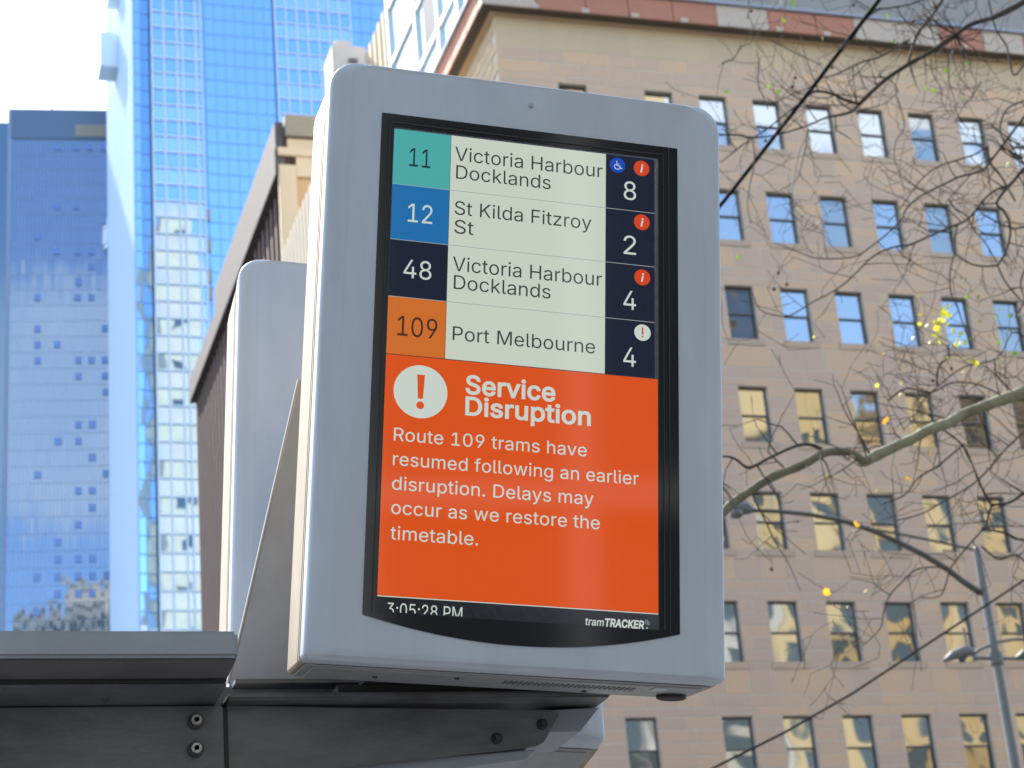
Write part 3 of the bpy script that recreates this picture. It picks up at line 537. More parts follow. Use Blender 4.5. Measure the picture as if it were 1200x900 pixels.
def disc(x, y, r, k, z=PZ - 0.0006, name='icon', par=None):
    b = MB(); b.tube([(x, y, PZ - 0.0002), (x, y, z)], r, 40); return obj(name, b, LC[k], par or screen)
def strokes(pl, w, k, z, name='symbol', par=None):
    b = MB()
    for line in pl:
        for p, q in zip(line, line[1:]):
            p, q = Vector(p), Vector(q); t = (q - p).normalized(); nn = Vector((-t.y, t.x)) * w / 2; t = t * w * 0.3
            b.poly([(v.x * mm, v.y * mm, z) for v in (p - t + nn, q + t + nn, q + t - nn, p - t - nn)])
    return obj(name, b, LC[k], par or screen)
ic = disc(0.3380, 0.0172, 0.0120, 'wcblue', name='access_icon')
ar = [(337.4 + 4.3 * math.cos(R(a)), 19.4 + 4.3 * math.sin(R(a))) for a in range(-10, 231, 20)]
strokes([ar, [(336.6, 12.6), (337.0, 17.8), (341.0, 17.9), (343.2, 22.2), (344.8, 21.4)], [(336.8, 15.2), (340.0, 15.2)], [(336.0, 11.0), (337.2, 11.0)]], 1.15, 'pale', TZ)
for (x, y) in ((0.3753, 0.0176), (0.3758, 0.1031), (0.3765, 0.1894)):
    disc(x, y, 0.0122, 'info', name='info_icon')
    strokes([[(x / mm + 0.9, y / mm - 1.9), (x / mm - 0.7, y / mm + 6.2)]], 2.6, 'pale', TZ)
    strokes([[(x / mm + 1.3, y / mm - 5.6), (x / mm + 1.1, y / mm - 4.6)]], 2.6, 'pale', TZ)
disc(0.3768, 0.2744, 0.0125, 'pale', name='warning_icon')
strokes([[(376.8, 267.2), (376.8, 276.4)]], 2.6, 'info', TZ); strokes([[(376.8, 279.8), (376.8, 280.8)]], 2.6, 'info', TZ)
disc(0.0508, 0.3938, 0.0385, 'pale', name='warning_icon')
b = MB()
b.poly([(x * mm, y * mm, TZ) for x, y in ((45.2, 369.0), (56.4, 369.0), (54.4, 404.0), (47.2, 404.0))])
b.poly([((50.8 + 5.6 * math.cos(R(a))) * mm, (413.6 + 5.6 * math.sin(R(a))) * mm, TZ) for a in range(0, 360, 18)])
obj('exclamation_mark', b, LC['red'], screen)
# underneath: light sensor puck and speaker grille
b = MB(); b.tube([(0.462, YB + 0.002, 0.125), (0.462, YB + 0.008, 0.125), (0.462, YB + 0.010, 0.125)], [0.022, 0.022, 0.018], 24)
obj('sensor_puck', b, m_dark, disp)
b = MB()
for k in range(26): b.box((0.20 + k * 0.0075, YB + 0.0042, 0.070), (0.2035 + k * 0.0075, YB + 0.0048, 0.098))
obj('speaker_grille', b, m_soft, disp)
for x, dd in ((0.13, 0.07), (0.33, 0.125), (0.02, 0.1)):
    b = MB(); b.tube([(x, YB + 0.003, dd), (x, YB + 0.0062, dd)], 0.0035, 10); obj('screw', b, m_bolt_d, disp)
b = MB(); b.box((0.415, YB + 0.0043, 0.055), (0.435, YB + 0.0050, 0.085)); obj('sticker', b, m_white, disp)

# the second display, seen from its back, leaning the other way
R2 = Matrix.Rotation(R(-15), 3, AX.col[0]) @ AX
disp2 = thing('tram_display', (0, 0, 0), 'plain grey back of the other tram display, standing behind the lit one', 'display', 'tram displays mounted back to back')
OFF[disp2.name] = Vector((0, 0, 0))
disp2.matrix_world = Matrix.Translation((0.66029281, 3.12365733, 1.500 + CAMZ)) @ R2.to_4x4()
housing(disp2, 0.758)

# ------------------------------------------------------------------ shelter beam, arm and gusset
V1, V2, V3 = 2.60, 2.69, 2.785
sh = thing('tram_shelter', (-0.6, 3.0, 0.30), 'grey steel tram shelter roof edge and beam under the displays at lower left', 'shelter')
zt = Z(140, 738.5, V1); zb = Z(140, 770, V1)
ze = Z(279, 770, V1)
x1 = U(279.5, 755, V1)
b = MB()
zu2 = Z(140, 797, V2)
b.prism([(-2.2, V1, zt), (-2.2, V1, zb), (-2.2, V1 + 0.006, zb), (-2.2, V2, zu2 + 0.0045), (-2.2, V2 + 0.75, zu2 + 0.0045), (-2.2, V2 + 0.75, zt)], (x1 + 2.2, 0, 0))
obj('roof_edge', b, m_steel_l, sh, bevel=0.0045)
b = MB(); b.prism([(-2.2, V1 + 0.0065, zb - 0.0012), (-2.2, V2, zu2 + 0.0030), (-2.2, V2 + 0.7, zu2 + 0.0030), (-2.2, V2 + 0.7, zu2 - 0.0002), (-2.2, V2, zu2 - 0.0002)], (x1 + 2.2 - 0.0022, 0, 0)); obj('roof_soffit_shade_skin', b, m_soft, sh)  # thin skin carrying the underside shade in its colour
b = MB(); b.box((-2.2, V2 - 0.006, zu2 - 0.004), (x1 - 0.003, V2 + 0.008, zu2 - 0.0005)); obj('gasket', b, m_dark, sh)
z3 = Z(140, 825, V3)
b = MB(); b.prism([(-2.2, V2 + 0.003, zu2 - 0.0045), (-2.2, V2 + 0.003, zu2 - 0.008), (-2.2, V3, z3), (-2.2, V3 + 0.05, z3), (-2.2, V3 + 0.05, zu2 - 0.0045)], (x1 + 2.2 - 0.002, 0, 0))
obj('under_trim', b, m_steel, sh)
xj = U(264, 860, V3)
zlow = Z(140, 1010, V3)
b = MB(); b.box((-2.2, V3 + 0.004, zlow), (xj - 0.0015, V3 + 0.16, z3 - 0.002)); obj('beam_panel', b, m_steel, sh, bevel=0.002)
b = MB(); b.box((xj - 0.004, V3 + 0.012, zlow + .001), (xj + 0.006, V3 + 0.15, z3 - 0.003)); obj('panel_joint', b, m_dark, sh)
b = MB(); b.tube([P(124, 820, V3 - 0.018), P(124, 820, V3 - 0.030)], 0.005, 12); obj('rivet', b, m_bolt_d, sh)
for (x, y) in ((229.5, 845), (229.5, 878)):
    p = P(x, y, V3)
    b = MB(); b.tube([(p.x, V3 + 0.004, p.z), (p.x, V3 - 0.0005, p.z), (p.x, V3 - 0.0015, p.z)], [0.0112, 0.0112, 0.0100], 28)
    w = obj('bolt', b, m_bolt_d, sh, label='socket head bolt with dark washer')
    b = MB(); b.tube([(p.x, V3 - 0.0016, p.z), (p.x, V3 - 0.0085, p.z), (p.x, V3 - 0.0100, p.z), (p.x, V3 - 0.0100, p.z), (p.x, V3 - 0.0075, p.z)], [0.0080, 0.0080, 0.0070, 0.0034, 0.0032], 24, cap=False)
    b.tube([(p.x, V3 - 0.0075, p.z), (p.x, V3 - 0.0065, p.z)], 0.0034, 6)
    obj('bolt_head', b, m_bolt, w)
# posts to the platform
for x in (-1.9, 0.15):
    b = MB(); b.box((x - 0.05, V3 + 0.02, 0.30), (x + 0.05, V3 + 0.12, zlow)); obj('post', b, m_steel, sh, bevel=0.004)
# arm that carries the displays
VA = 2.80
def PA(x, y, v=VA): return P(x, y, v)
arm = [PA(265.5, 826), PA(400, 829), PA(650, 832), PA(656, 836), PA(638, 869), PA(630, 873.5), PA(560, 881), PA(400, 900), PA(265.5, 960)]
b = MB(); b.prism(arm, (0, 0.012, 0)); obj('arm_side_plate', b, m_steel, sh, bevel=0.0012)
b = MB(); b.prism([p + Vector((0, 0.16, 0)) for p in arm], (0, 0.012, 0)); obj('arm_side_plate', b, m_steel, sh)
ztp, zbp = PA(500, 817).z, PA(500, 827).z
xe = PA(717, 822, VA - 0.03).x
b = MB(); b.box((xj + 0.002, VA - 0.030, ztp - 0.009), (xe, VA + 0.20, ztp + 0.001)); obj('arm_top_plate', b, m_steel, sh, bevel=0.003)
b = MB()
b.prism([PA(645, 832, VA + 0.02), PA(702, 829, VA + 0.02), PA(680, 857, VA + 0.02), PA(640, 858, VA + 0.02)], (0, 0.13, 0)); obj('arm_end_box', b, m_steel_l, sh, bevel=0.001)
b = MB()
b.prism([PA(300, 905, VA + 0.02), PA(560, 884, VA + 0.02), PA(628, 878, VA + 0.02), PA(615, 890, VA + 0.02), PA(560, 897, VA + 0.02), PA(300, 940, VA + 0.02)], (0, 0.12, 0)); obj('arm_lower_flange', b, m_steel_l, sh, bevel=0.001)
zpad = ztp + 0.0015
b = MB(); b.box((PA(392, 800).x, VA - 0.02, zpad), (PA(711, 812).x, VA + 0.16, zpad + 0.012)); obj('packing_strip', b, m_dark, sh)
for (x, y) in ((635, 849), (582, 866)):
    p = PA(x, y)
    b = MB(); b.tube([(p.x, VA, p.z), (p.x, VA - 0.004, p.z), (p.x, VA - 0.005, p.z)], [0.0082, 0.0078, 0.006], 20); w = obj('bolt', b, m_dark, sh, label='dark round bolt on the arm')
    b = MB(); b.tube([(p.x, VA - 0.005, p.z), (p.x, VA - 0.009, p.z)], 0.0045, 6); obj('bolt_head', b, m_bolt_d, w)
# the sloping gusset plate between the two displays, with a folded foot
VG = 2.90
m_gus = mat('flat_grey_plate', (0.33, 0.355, 0.40), rough=0.55, noise_amt=0.5, noise_scale=7, col2=(0.17, 0.17, 0.175), bump=0.0004, bump_scale=70)
a0, a1, a2 = P(352, 445, VG), P(285, 737, VG), P(269, 800, VG)
zr = a2.z
a3 = a2 + Vector((-0.004, 0, -0.030))
gp = [a0, a1, a2, a3, Vector((0.95, VG, a3.z)), Vector((0.95, VG, a0.z))]
b = MB(); b.box((x1 - 0.06, V3 + 0.052, z3 - 0.01), (xj + 0.02, V3 + 0.10, Z(265, 805, V3 + 0.052))); obj('beam_filler', b, m_steel, sh)
b = MB(); b.prism(gp, (0, 0.006, 0)); gus = obj('gusset_plate', b, m_gus, sh)
b = MB(); b.box((P(275, 800, VG - .03).x, VG - 0.035, zr - 0.010), (0.95, VG - 0.0005, zr - 0.004)); obj('folded_foot', b, m_steel, gus)
b = MB()
e0, e1, e2 = a0, a1, a2
b.tube([e0 + Vector((-0.0015, 0.003, 0)), e1 + Vector((-0.0015, 0.003, 0)), e2 + Vector((-0.0015, 0.003, 0))], 0.0032, 8); obj('plate_edge', b, m_bolt, gus)
# stand brackets under each display
for v0_, v1_ in ((2.66, 2.80), (2.92, 3.10)):
    b = MB(); b.box((0.66, v0_, ztp - 0.008 if v0_ > 2.8 else zpad + 0.0125), (1.0, v1_, ztp + 0.02)); obj('mounting_block', b, m_dark, sh)

# ------------------------------------------------------------------ sandstone office building
V0 = 58.89
BAY, FH = 2.10, 3.8163
Z0 = 41.4413 + CAMZ - 0.03                    # row k window head is Z0 - k*FH
U0 = 27.649                                   # column 0 left reveal
OW, OH = 1.07, 2.05
UC = 20.13                                    # left corner
UR = U0 + 15 * BAY + 0.5
cols = [-1, 0] + list(range(1, 15))
colx = {c: U0 + c * BAY for c in cols}
colx[-2] = colx[-1] - 3.25
order = [-2] + cols
def rowz(r): return Z0 - r * FH
NR = 10
sand = thing('sandstone_building', (30, V0, 0), 'pale sandstone office block with rows of sash windows and a terracotta cornice', 'building')
b = MB()
BK = V0 + 0.009                               # face behind the stones (the joints)
ZTOP = rowz(1) + 1.35                         # underside of smooth band
def frontbox(mb, u0, u1, z0, z1, dep=0.36): mb.box((u0, BK, z0), (u1, BK + dep, z1))
edges = [(UC + 0.03, colx[-2])] + [(colx[a] + OW, colx[c_]) for a, c_ in zip(order, order[1:])] + [(colx[order[-1]] + OW, UR)]
for r in range(1, NR + 1):
    for (a, c_) in edges: frontbox(b, a, c_, rowz(r) - OH, rowz(r))
    zhi = rowz(r - 1) - OH if r > 1 else 41.2 + CAMZ
    frontbox(b, UC + 0.03, UR, rowz(r), zhi)
b.box((UC + 0.03, BK, 0.15), (UR, BK + 0.36, rowz(NR) - OH))
b.box((UC + 0.035, BK + 0.37, 0.15), (UR, BK + 25, 41.1 + CAMZ))      # the body of the building
obj('wall', b, m_mortar, sand, fixn=False)

# stones ---------------------------------------------------------
stones = []                                   # (u0, u1, z0, z1, proud, material key)
J = 0.022
def course(u0, u1, z0, z1, n, key='s', proud=0.0, brk=0.0):
    if u1 - u0 < 0.15: return
    xs = [u0 + (u1 - u0) * i / n for i in range(n + 1)]
    for i in range(1, n): xs[i] += brk + random.uniform(-0.05, 0.05)
    for a, c_ in zip(xs, xs[1:]): stones.append((a + J, c_ - J, z0 + J, z1 - J, proud, key))
for r in range(1, NR + 1):
    zt_ = rowz(r); zb_ = zt_ - OH
    h = OH / 5
    for k in range(5):
        for (a, c_) in edges:
            w = c_ - a
            n = 1 if w < 1.3 else max(2, round(w / 1.0))
            if w < 1.3 and (k + r) % 3 == 1: n = 2
            course(a, c_, zb_ + k * h, zb_ + (k + 1) * h, n, brk=random.choice((-0.18, 0, 0.2)) if n > 1 else 0)
    # above the heads: lintel course, narrow course, tall course, sill course
    top = (rowz(r - 1) - OH) if r > 1 else ZTOP
    z = zt_
    hs = [(0.30, 'l'), (0.40, 'n'), (0.82, 't'), (top - zt_ - 1.52, 'sill')] if r > 1 else [(0.30, 'l'), (0.52, 'n'), (top - zt_ - 0.82, 't')]
    for hh, ty in hs:
        span = UR - UC
        if ty == 'sill':
            for i, c_ in enumerate(order):
                nx = colx[order[i + 1]] if i + 1 < len(order) else UR
                stones.append((colx[c_] - 0.14, colx[c_] + OW + 0.14, z + J, z + hh, 0.03, 'sill'))
                course(colx[c_] + OW + 0.15, nx - 0.15, z, z + hh, 1)
            course(UC, colx[-2] - 0.15, z, z + hh, 3)
        else:
            n = {'l': 26, 'n': 34, 't': 42}[ty]
            sh_ = random.uniform(-0.4, 0.4)
            xs = [UC] + [UC + span * (i + 0.5 * (r % 2)) / n + sh_ + random.uniform(-0.12, 0.12) for i in range(1, n)] + [UR]
            for a, c_ in zip(xs, xs[1:]):
                if c_ - a > 0.2: stones.append((a + J, c_ - J, z + J, z + hh - J, 0.0, 's'))
        z += hh
# smooth band under the cornice, base courses below
nb = 24
zsm1 = rowz(1) + 2.62
for i in range(nb):
    a = UC + (UR - UC) * i / nb; c_ = UC + (UR - UC) * (i + 1) / nb
    stones.append((a + 0.006, c_ - 0.006, ZTOP + 0.006, zsm1, 0.0, 'sm'))
zz = 0.2
while zz < rowz(NR) - OH - 0.5:
    course(UC, UR, zz, zz + 0.6, 26); zz += 0.6
unit = {}
def unit_stone(key, m_):
    if key in unit: return unit[key]
    q = MB(); q.box((-0.5, 0, -0.5), (0.5, 1, 0.5))
    me = q.mesh('stone'); bb = bmesh.new(); bb.from_mesh(me)
    bmesh.ops.recalc_face_normals(bb, faces=bb.faces)
    bmesh.ops.bevel(bb, geom=[e for e in bb.edges if all(v.co.y < 0.5 for v in e.verts)], offset=0.015, segments=1, affect='EDGES')
    bb.to_mesh(me); bb.free(); me.materials.append(m_); unit[key] = me
    return me
Mi = M.transposed()
def pix(p):
    c_ = Mi @ (Vector(p) - Vector((0, 0, CAMZ)))
    return 600 + FPX * c_.x / c_.z, 450 + FPX * c_.y / c_.z
def seen(u, z, v=V0):
    x, y = pix((u, v, z))
    if not (-5 < x < 1205 and -5 < y < 905): return False
    if 340 < x < 846 and y > 72 + (x - 400) * 0.13 and y < 812: return False
    if x < 715 and y > 800: return False
    return True
MK = {'s': m_stone, 'sm': m_stone_sm, 'sill': m_stone_sill}
vis = [s_ for s_ in stones if seen((s_[0] + s_[1]) / 2, (s_[2] + s_[3]) / 2)]
vis.sort(key=lambda s_: -(s_[1] - s_[0]) * (s_[3] - s_[2]))
single = set(id(s_) for s_ in vis[:300])
rest = {k: MB() for k in MK}
for s_ in stones:
    u0, u1, z0, z1, pr, key = s_
    pr = pr + random.uniform(-0.003, 0.005)
    if id(s_) in single:
        inst('stone', unit_stone(key, MK[key]), ((u0 + u1) / 2, V0 - pr, (z0 + z1) / 2), sand, scale=(u1 - u0, 0.06 + pr, z1 - z0))
    else:
        rest[key].box((u0, V0 - pr, z0), (u1, V0 + 0.06, z1))
for k, mb in rest.items():
    if mb.f: obj('stonework', mb, MK[k], sand, kind='stuff', fixn=False)
# left return wall in coursed stone
b = MB(); zz = 0.2; kk = 0
while zz < ZTOP + 1.1:
    hh = 0.41; n = 24
    for i in range(n):
        a = V0 + 0.1 + 24.8 * (i + (0.5 if kk % 2 else 0)) / n
        if a > V0 + 25: continue
        b.box((UC, a + J, zz + J), (UC + 0.06, min(a + 24.8 / n, V0 + 25.2) - J, zz + hh - J))
    zz += hh; kk += 1
obj('side_stonework', b, m_stone_sm, sand, kind='stuff', fixn=False)
# quoin at the corner
b = MB(); b.box((UC - 0.002, V0 - 0.003, 0.2), (UC + 0.05, V0 + 0.09, zsm1)); obj('corner_stone', b, m_stone_sm, sand, fixn=False)
# cornice
ZS = 40.2 + CAMZ; PR = 0.62
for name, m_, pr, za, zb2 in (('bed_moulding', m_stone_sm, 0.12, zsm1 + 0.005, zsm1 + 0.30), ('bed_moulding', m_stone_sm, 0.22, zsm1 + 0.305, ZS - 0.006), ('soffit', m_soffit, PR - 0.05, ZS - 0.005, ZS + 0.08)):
    b = MB(); b.box((UC - pr, V0 - pr, za), (UR, V0 + 25.3, zb2)); obj(name, b, m_, sand, bevel=0.02, bevseg=1)
b = MB(); x = UC - PR; i = 0
tz0, tz1 = ZS + 0.02, ZS + 0.92
pal = {3, 7, 10, 11, 14, 15}
while x < UR:
    w = random.uniform(1.5, 2.1)
    q = MB(); q.box((x + 0.012, V0 - PR, tz0), (min(x + w, UR) - 0.012, V0 - PR + 0.5, tz1))
    xm = pix((x + w / 2, V0 - PR, tz0 + 0.4))[0]
    mm_ = m_palestone if (560 < xm < 650 or 848 < xm < 895 or 1000 < xm < 1112 or 1150 < xm < 1215) else m_terra
    obj('cornice_block', q, mm_, sand, bevel=0.02, bevseg=1, label='pale patched cornice block' if mm_ is m_palestone else None)
    x += w; i += 1
y_ = V0 - PR
while y_ < V0 + 25:
    q = MB(); q.box((UC - PR + 0.002, y_ + 0.012 + (0.5 if y_ == V0 - PR else 0), tz0), (UC - PR + 0.5, y_ + 2.0 - 0.012, tz1))
    obj('cornice_block', q, m_terra, sand, bevel=0.02, bevseg=1); y_ += 2.0
for i in range(14):                            # small pale clips along the fascia
    q = MB(); u_ = UC + 1.2 + i * 1.9; q.box((u_, V0 - PR - 0.06, tz0 - 0.02), (u_ + 0.28, V0 - PR + 0.005, tz0 + 0.16)); obj('cornice_clip', q, m_palestone, sand)
b = MB(); b.box((UC - PR - 0.12, V0 - PR - 0.12, tz1 + 0.003), (UR, V0 + 25.4, tz1 + 0.14)); obj('gutter', b, m_gutter, sand, bevel=0.02, bevseg=1)
b = MB()
zr0, zr1 = tz1 + 0.10, tz1 + 5.5
r0x = UC + 4.6
b.prism([(r0x, V0 + 0.3, zr0), (UR, V0 + 0.3, zr0), (UR, V0 + 1.0, zr1), (r0x + 0.7, V0 + 1.0, zr1)], (0, 20, 0))
obj('roof_storey', b, m_roofgrey, sand)
for (x, y0, y1) in ((918, -30, 22), (1098, -20, 37)):
    p, q_ = P(x, y1, V0 - 0.3), P(x - 4, y0, V0 - 0.3)
    b = MB(); b.tube([(p.x, V0 - 0.3, tz1 + 0.1), (p.x - 0.06, V0 - 0.3, q_.z + 1)], 0.055, 8); obj('roof_rod', b, m_palestone, sand)

# windows: frame, two sashes of glass
def window_meshes():
    f = MB(); t = 0.045
    f.box((0, 0, 0), (t, 0.09, OH)); f.box((OW - t, 0, 0), (OW, 0.09, OH))
    f.box((t, 0.001, OH - t * 1.1), (OW - t, 0.089, OH)); f.box((t, 0.001, 0), (OW - t, 0.089, t))
    f.box((t, -0.015, OH * 0.49), (OW - t, 0.075, OH * 0.49 + 0.05))
    up = MB(); up.box((t - .005, 0.030, OH * 0.5), (OW - t + .005, 0.036, OH - t))
    lo = MB(); lo.box((t - .005, 0.052, t - .005), (OW - t + .005, 0.058, OH * 0.5))
    return f.mesh('frame'), up.mesh('pane'), lo.mesh('pane')
wf, wu, wlo = window_meshes()
wf.materials.append(m_frame); wu.materials.append(m_wglass); wlo.materials.append(m_wglass)
wu2, wlo2 = wu.copy(), wlo.copy()
for q in (wu2, wlo2): q.materials.clear(); q.materials.append(m_blind)
VAR = []
for mm_ in (m_wglass, m_wglass2, m_wglass3, m_blind):
    pr_ = []
    for q in (wu, wlo):
        c_ = q.copy(); c_.name = 'pane'; c_.materials.clear(); c_.materials.append(mm_); pr_.append(c_)
    VAR.append(pr_)
for r in range(1, NR + 1):
    for c_ in order:
        x = colx[c_]
        s_ = any(seen(x + a * OW, rowz(r) - bb_ * OH) for a in (0, 1) for bb_ in (0, 0.5, 1))
        if not s_ and r < 9 and c_ < 9: pass
        w = inst('window', wf, (x, V0 + 0.17, rowz(r) - OH), sand)
        dark = (r == 3 and c_ == 0) or (r == 4 and c_ in (4, 5))
        kx = 3 if dark else (random.choice((0, 0, 0, 1)) if r < 4 else random.choice((0, 0, 1, 1)))
        ky = 2 if (r > 4 and random.random() < 0.2) else kx
        for me in (VAR[kx][0], VAR[ky][1]):
            o = bpy.data.objects.new('pane', me); C.objects.link(o); o.parent = w
            o.rotation_euler = (R(random.uniform(-0.15, 0.15)), 0, R(random.uniform(-0.2, 0.2)))
# window liners so the openings close behind the glass
b = MB()
b.box((UC + 0.04, V0 + 0.32, 1.0), (UR - 0.1, V0 + 0.36, 40)); obj('interior_lining', b, m_frame, sand, fixn=False)

# ------------------------------------------------------------------ glass towers
def curtain(th, edges_u, edges_z, v, mw, md, m_pane, m_mul, singles, tilt=0.25, alt=None, budget=None, skip=None):
    """glass panes between edges; returns nothing. alt = material of every other row"""
    rest_ = {}
    for j in range(len(edges_z) - 1):
        for i in range(len(edges_u) - 1):
            u0, u1, z0, z1 = edges_u[i] + mw / 2, edges_u[i + 1] - mw / 2, edges_z[j] + mw / 2, edges_z[j + 1] - mw / 2
            if u1 - u0 < 0.02: continue
            m_ = alt if (alt and j % 2) else m_pane
            cx, cz = (u0 + u1) / 2, (z0 + z1) / 2
            ax, az = R(random.gauss(0, tilt)), R(random.gauss(0, tilt))
            x, y = pix((cx, v, cz))
            vis_ = -4 < x < 450 and -6 < y < 740 and not (skip and skip(x, y))
            if singles and vis_ and budget and budget[0] > 0:
                budget[0] -= 1
                key = ('p', m_.name)
                if key not in unit:
                    q = MB(); q.box((-0.5, 0, -0.5), (0.5, 0.03, 0.5)); me = q.mesh('glass_pane'); me.materials.append(m_); unit[key] = me
                inst('glass_pane', unit[key], (cx, v, cz), th, scale=(u1 - u0, 1, z1 - z0), rot=(ax, 0, az))
            else:
                mb = rest_.setdefault(m_.name, (MB(), m_))[0]
                dx, dz = (u1 - u0) / 2, (z1 - z0) / 2
                mb.poly([(cx + sx * dx, v - math.tan(az) * -sx * dx + math.tan(ax) * -sz * dz, cz + sz * dz) for sx, sz in ((-1, -1), (1, -1), (1, 1), (-1, 1))])
    for mb, m_ in rest_.values():
        obj('glass_panes', mb, m_, th, kind='stuff', fixn=False)
    if m_mul:
        mb = MB(); zlo, zhi = edges_z[0], edges_z[-1]
        for u_ in edges_u: mb.box((u_ - mw / 2, v - md, zlo), (u_ + mw / 2, v + 0.05, zhi))
        for z_ in edges_z: mb.box((edges_u[0], v - md * 0.8, z_ - mw / 2), (edges_u[-1], v + 0.04, z_ + mw / 2))
        obj('mullions', mb, m_mul, th, kind='stuff', fixn=False)
def fr(a, b_, n): return [a + (b_ - a) * i / n for i in range(n + 1)]

m_tglass = mat('blue_mirror_glass', (0.34, 0.56, 0.95), rough=0.02, metal=1.0, wobble=(0.22, 0.012))
m_tspan = mat('pale_blue_spandrel', (0.44, 0.63, 0.88), rough=0.09, metal=1.0)
m_tmul = mat('pale_mullion', (0.55, 0.62, 0.68), rough=0.5)
m_tmuld = mat('blue_grey_mullion', (0.17, 0.32, 0.52), rough=0.5)
m_tdark = mat('dark_blue_glass', (0.22, 0.40, 0.66), rough=0.05, metal=0.9, wobble=(0.3, 0.04))
m_tcore = mat('tower_core', (0.05, 0.07, 0.10), rough=0.8)
m_tside = mat('silver_striped_cladding', (0.62, 0.74, 0.86), rough=0.5, metal=0.0)
VT = 200.0
tower = thing('glass_tower', (45, VT + 14, 0), 'tall bright blue mirror glass tower with pale gridded bays', 'building')
ZT_ = 176.0
ez = [4 + 2.03 * i for i in range(int((ZT_ - 4) / 2.03) + 1)]
ztop_ = ez[-1]
ua = U(158.5, 300, VT); ub = U(167.5, 300, VT); uc = U(180.5, 300, VT); ud = U(236, 100, VT); ue = U(242.5, 150, VT); uf = U(321, 30, VT); ug = U(409, 30, VT); uh = U(530, 30, VT)
b = MB(); b.box((ua + 0.3, VT + 1.5, 0), (uh - 0.1, VT + 26.5, ztop_ - 0.2)); obj('core', b, m_tcore, tower)
bud = [300]
hid = lambda x, y: (x > 222 and y > 418 - (x - 222) * 2.24)
curtain(tower, [uc, U(191.5, 100, VT), U(207, 100, VT), U(213.5, 100, VT), U(229, 100, VT), ud], ez, VT - 0.6, 0.20, 0.18, m_tglass, m_tmul, True, 0.06, m_tspan, bud, hid)
curtain(tower, fr(uf, ug, 7), ez, VT - 0.5, 0.18, 0.15, m_tglass, m_tmul, True, 0.06, m_tspan, bud, hid)
curtain(tower, fr(ue, uf, 7), ez, VT, 0.075, 0.05, m_tglass, m_tmuld, True, 0.05, None, bud, hid)
curtain(tower, fr(ug, uh, 9), ez, VT, 0.075, 0.05, m_tglass, m_tmuld, False, 0.10)
curtain(tower, [ua, ub], ez, VT - 0.1, 0.12, 0.05, m_tglass, m_tmuld, False, 0.15)
# recessed dark bay and dark returns
b = MB()
b.box((ub + .05, VT + 0.15, 4), (uc - .11, VT + 0.4, ztop_)); obj('recessed_bay', b, m_tdark, tower)
b = MB(); b.box((ud + .02, VT - 0.55, 4), (ue - 0.05, VT + 1.0, ztop_)); obj('bay_return', b, m_tdark, tower)
b = MB()
for z_ in ez: b.box((ub + .05, VT + 0.09, z_ - 0.05), (uc - .11, VT + 0.15, z_ + 0.05)); b.box((ud + .02, VT - 0.6, z_ - 0.06), (ue - 0.05, VT - 0.55, z_ + 0.06))
obj('bay_transoms', b, m_tmuld, tower, kind='stuff', fixn=False)
for (z0_, z1_) in ((Z(240, 262, VT), Z(240, 249, VT)), (Z(240, 298, VT), Z(240, 283, VT)), (Z(240, 334, VT), Z(240, 319, VT)), (Z(240, 354, VT), Z(240, 338, VT))):
    b = MB(); b.box((ud + .1, VT - 0.75, z0_), (ue, VT - 0.61, z1_)); obj('louvre_panel', b, m_roofgrey, tower)
# the long west side, ribbed and silvery
b = MB(); b.box((ua + 0.25, VT + 0.1, 4), (ua + 0.35, VT + 27, ztop_)); obj('side_wall', b, m_tside, tower)
b = MB()
for i in range(27): b.box((ua - 0.02, VT + 0.2 + i * 1.0, 4), (ua + 0.24, VT + 0.42 + i * 1.0, ztop_))
obj('side_ribs', b, m_tside, tower, kind='stuff', fixn=False)
b = MB(); b.box((ua - 2.1, VT + 14, Z(125, 88, VT + 16)), (ua + 0.2, VT + 17.5, Z(130, 48, VT + 16))); obj('maintenance_cradle', b, m_tside, tower, bevel=0.1)
b = MB(); b.box((ua - 1.3, VT + 12, Z(138, 9, VT + 14)), (ua + 0.2, VT + 14.5, Z(138, 9, VT + 14) + 6)); obj('maintenance_cradle', b, m_tside, tower, bevel=0.1)

# left tower
VL = 240.0
ltw = thing('dark_glass_tower', (24, VL, 0), 'flat topped slate blue glass tower at far left, dotted with small open panes', 'building')
m_lglass = mat('slate_mirror_glass', (0.185, 0.24, 0.315), rough=0.03, metal=0.95, wobble=(0.2, 0.008))
m_lmul = mat('slate_mullion', (0.22, 0.29, 0.42), rough=0.5)
m_lband = mat('slate_band', (0.10, 0.15, 0.22), rough=0.35, metal=0.3)
m_lopen = mat('open_pane_blue', (0.13, 0.22, 0.42), rough=0.2, metal=0.4)
la, lb_ = U(10.5, 400, VL), 31.0
zt1, zt2 = Z(60, 126, VL), Z(60, 161.5, VL)
b = MB(); b.box((la, VL + 0.4, 0), (lb_, VL + 26, zt1 - 0.1)); obj('core', b, m_tcore, ltw)
hz = (Z(60, 400, VL) - Z(60, 437.4, VL)) / 2
ezl = [zt2 - hz * i for i in range(int(zt2 / hz))][::-1]
curtain(ltw, fr(la, lb_, 36), ezl, VL, 0.05, 0.03, m_lglass, m_lmul, False, 0.12)
b = MB(); b.box((la - 0.2, VL - 0.15, zt2 + .05), (lb_, VL + 26, zt1)); obj('top_band', b, m_lband, ltw, bevel=0.08)
b = MB(); b.box((U(88, 150, VL), VL - 0.25, Z(88, 160, VL)), (lb_, VL - 0.16, Z(88, 146, VL))); obj('plant_louvre', b, m_roofgrey, ltw)
b = MB(); b.box((la - 2.4, VL + 3, 0), (la - 0.5, VL + 26, zt1 - 0.3)); obj('side_wing', b, mat('green_grey_glass', (0.14, 0.21, 0.26), rough=0.08, metal=0.8), ltw)
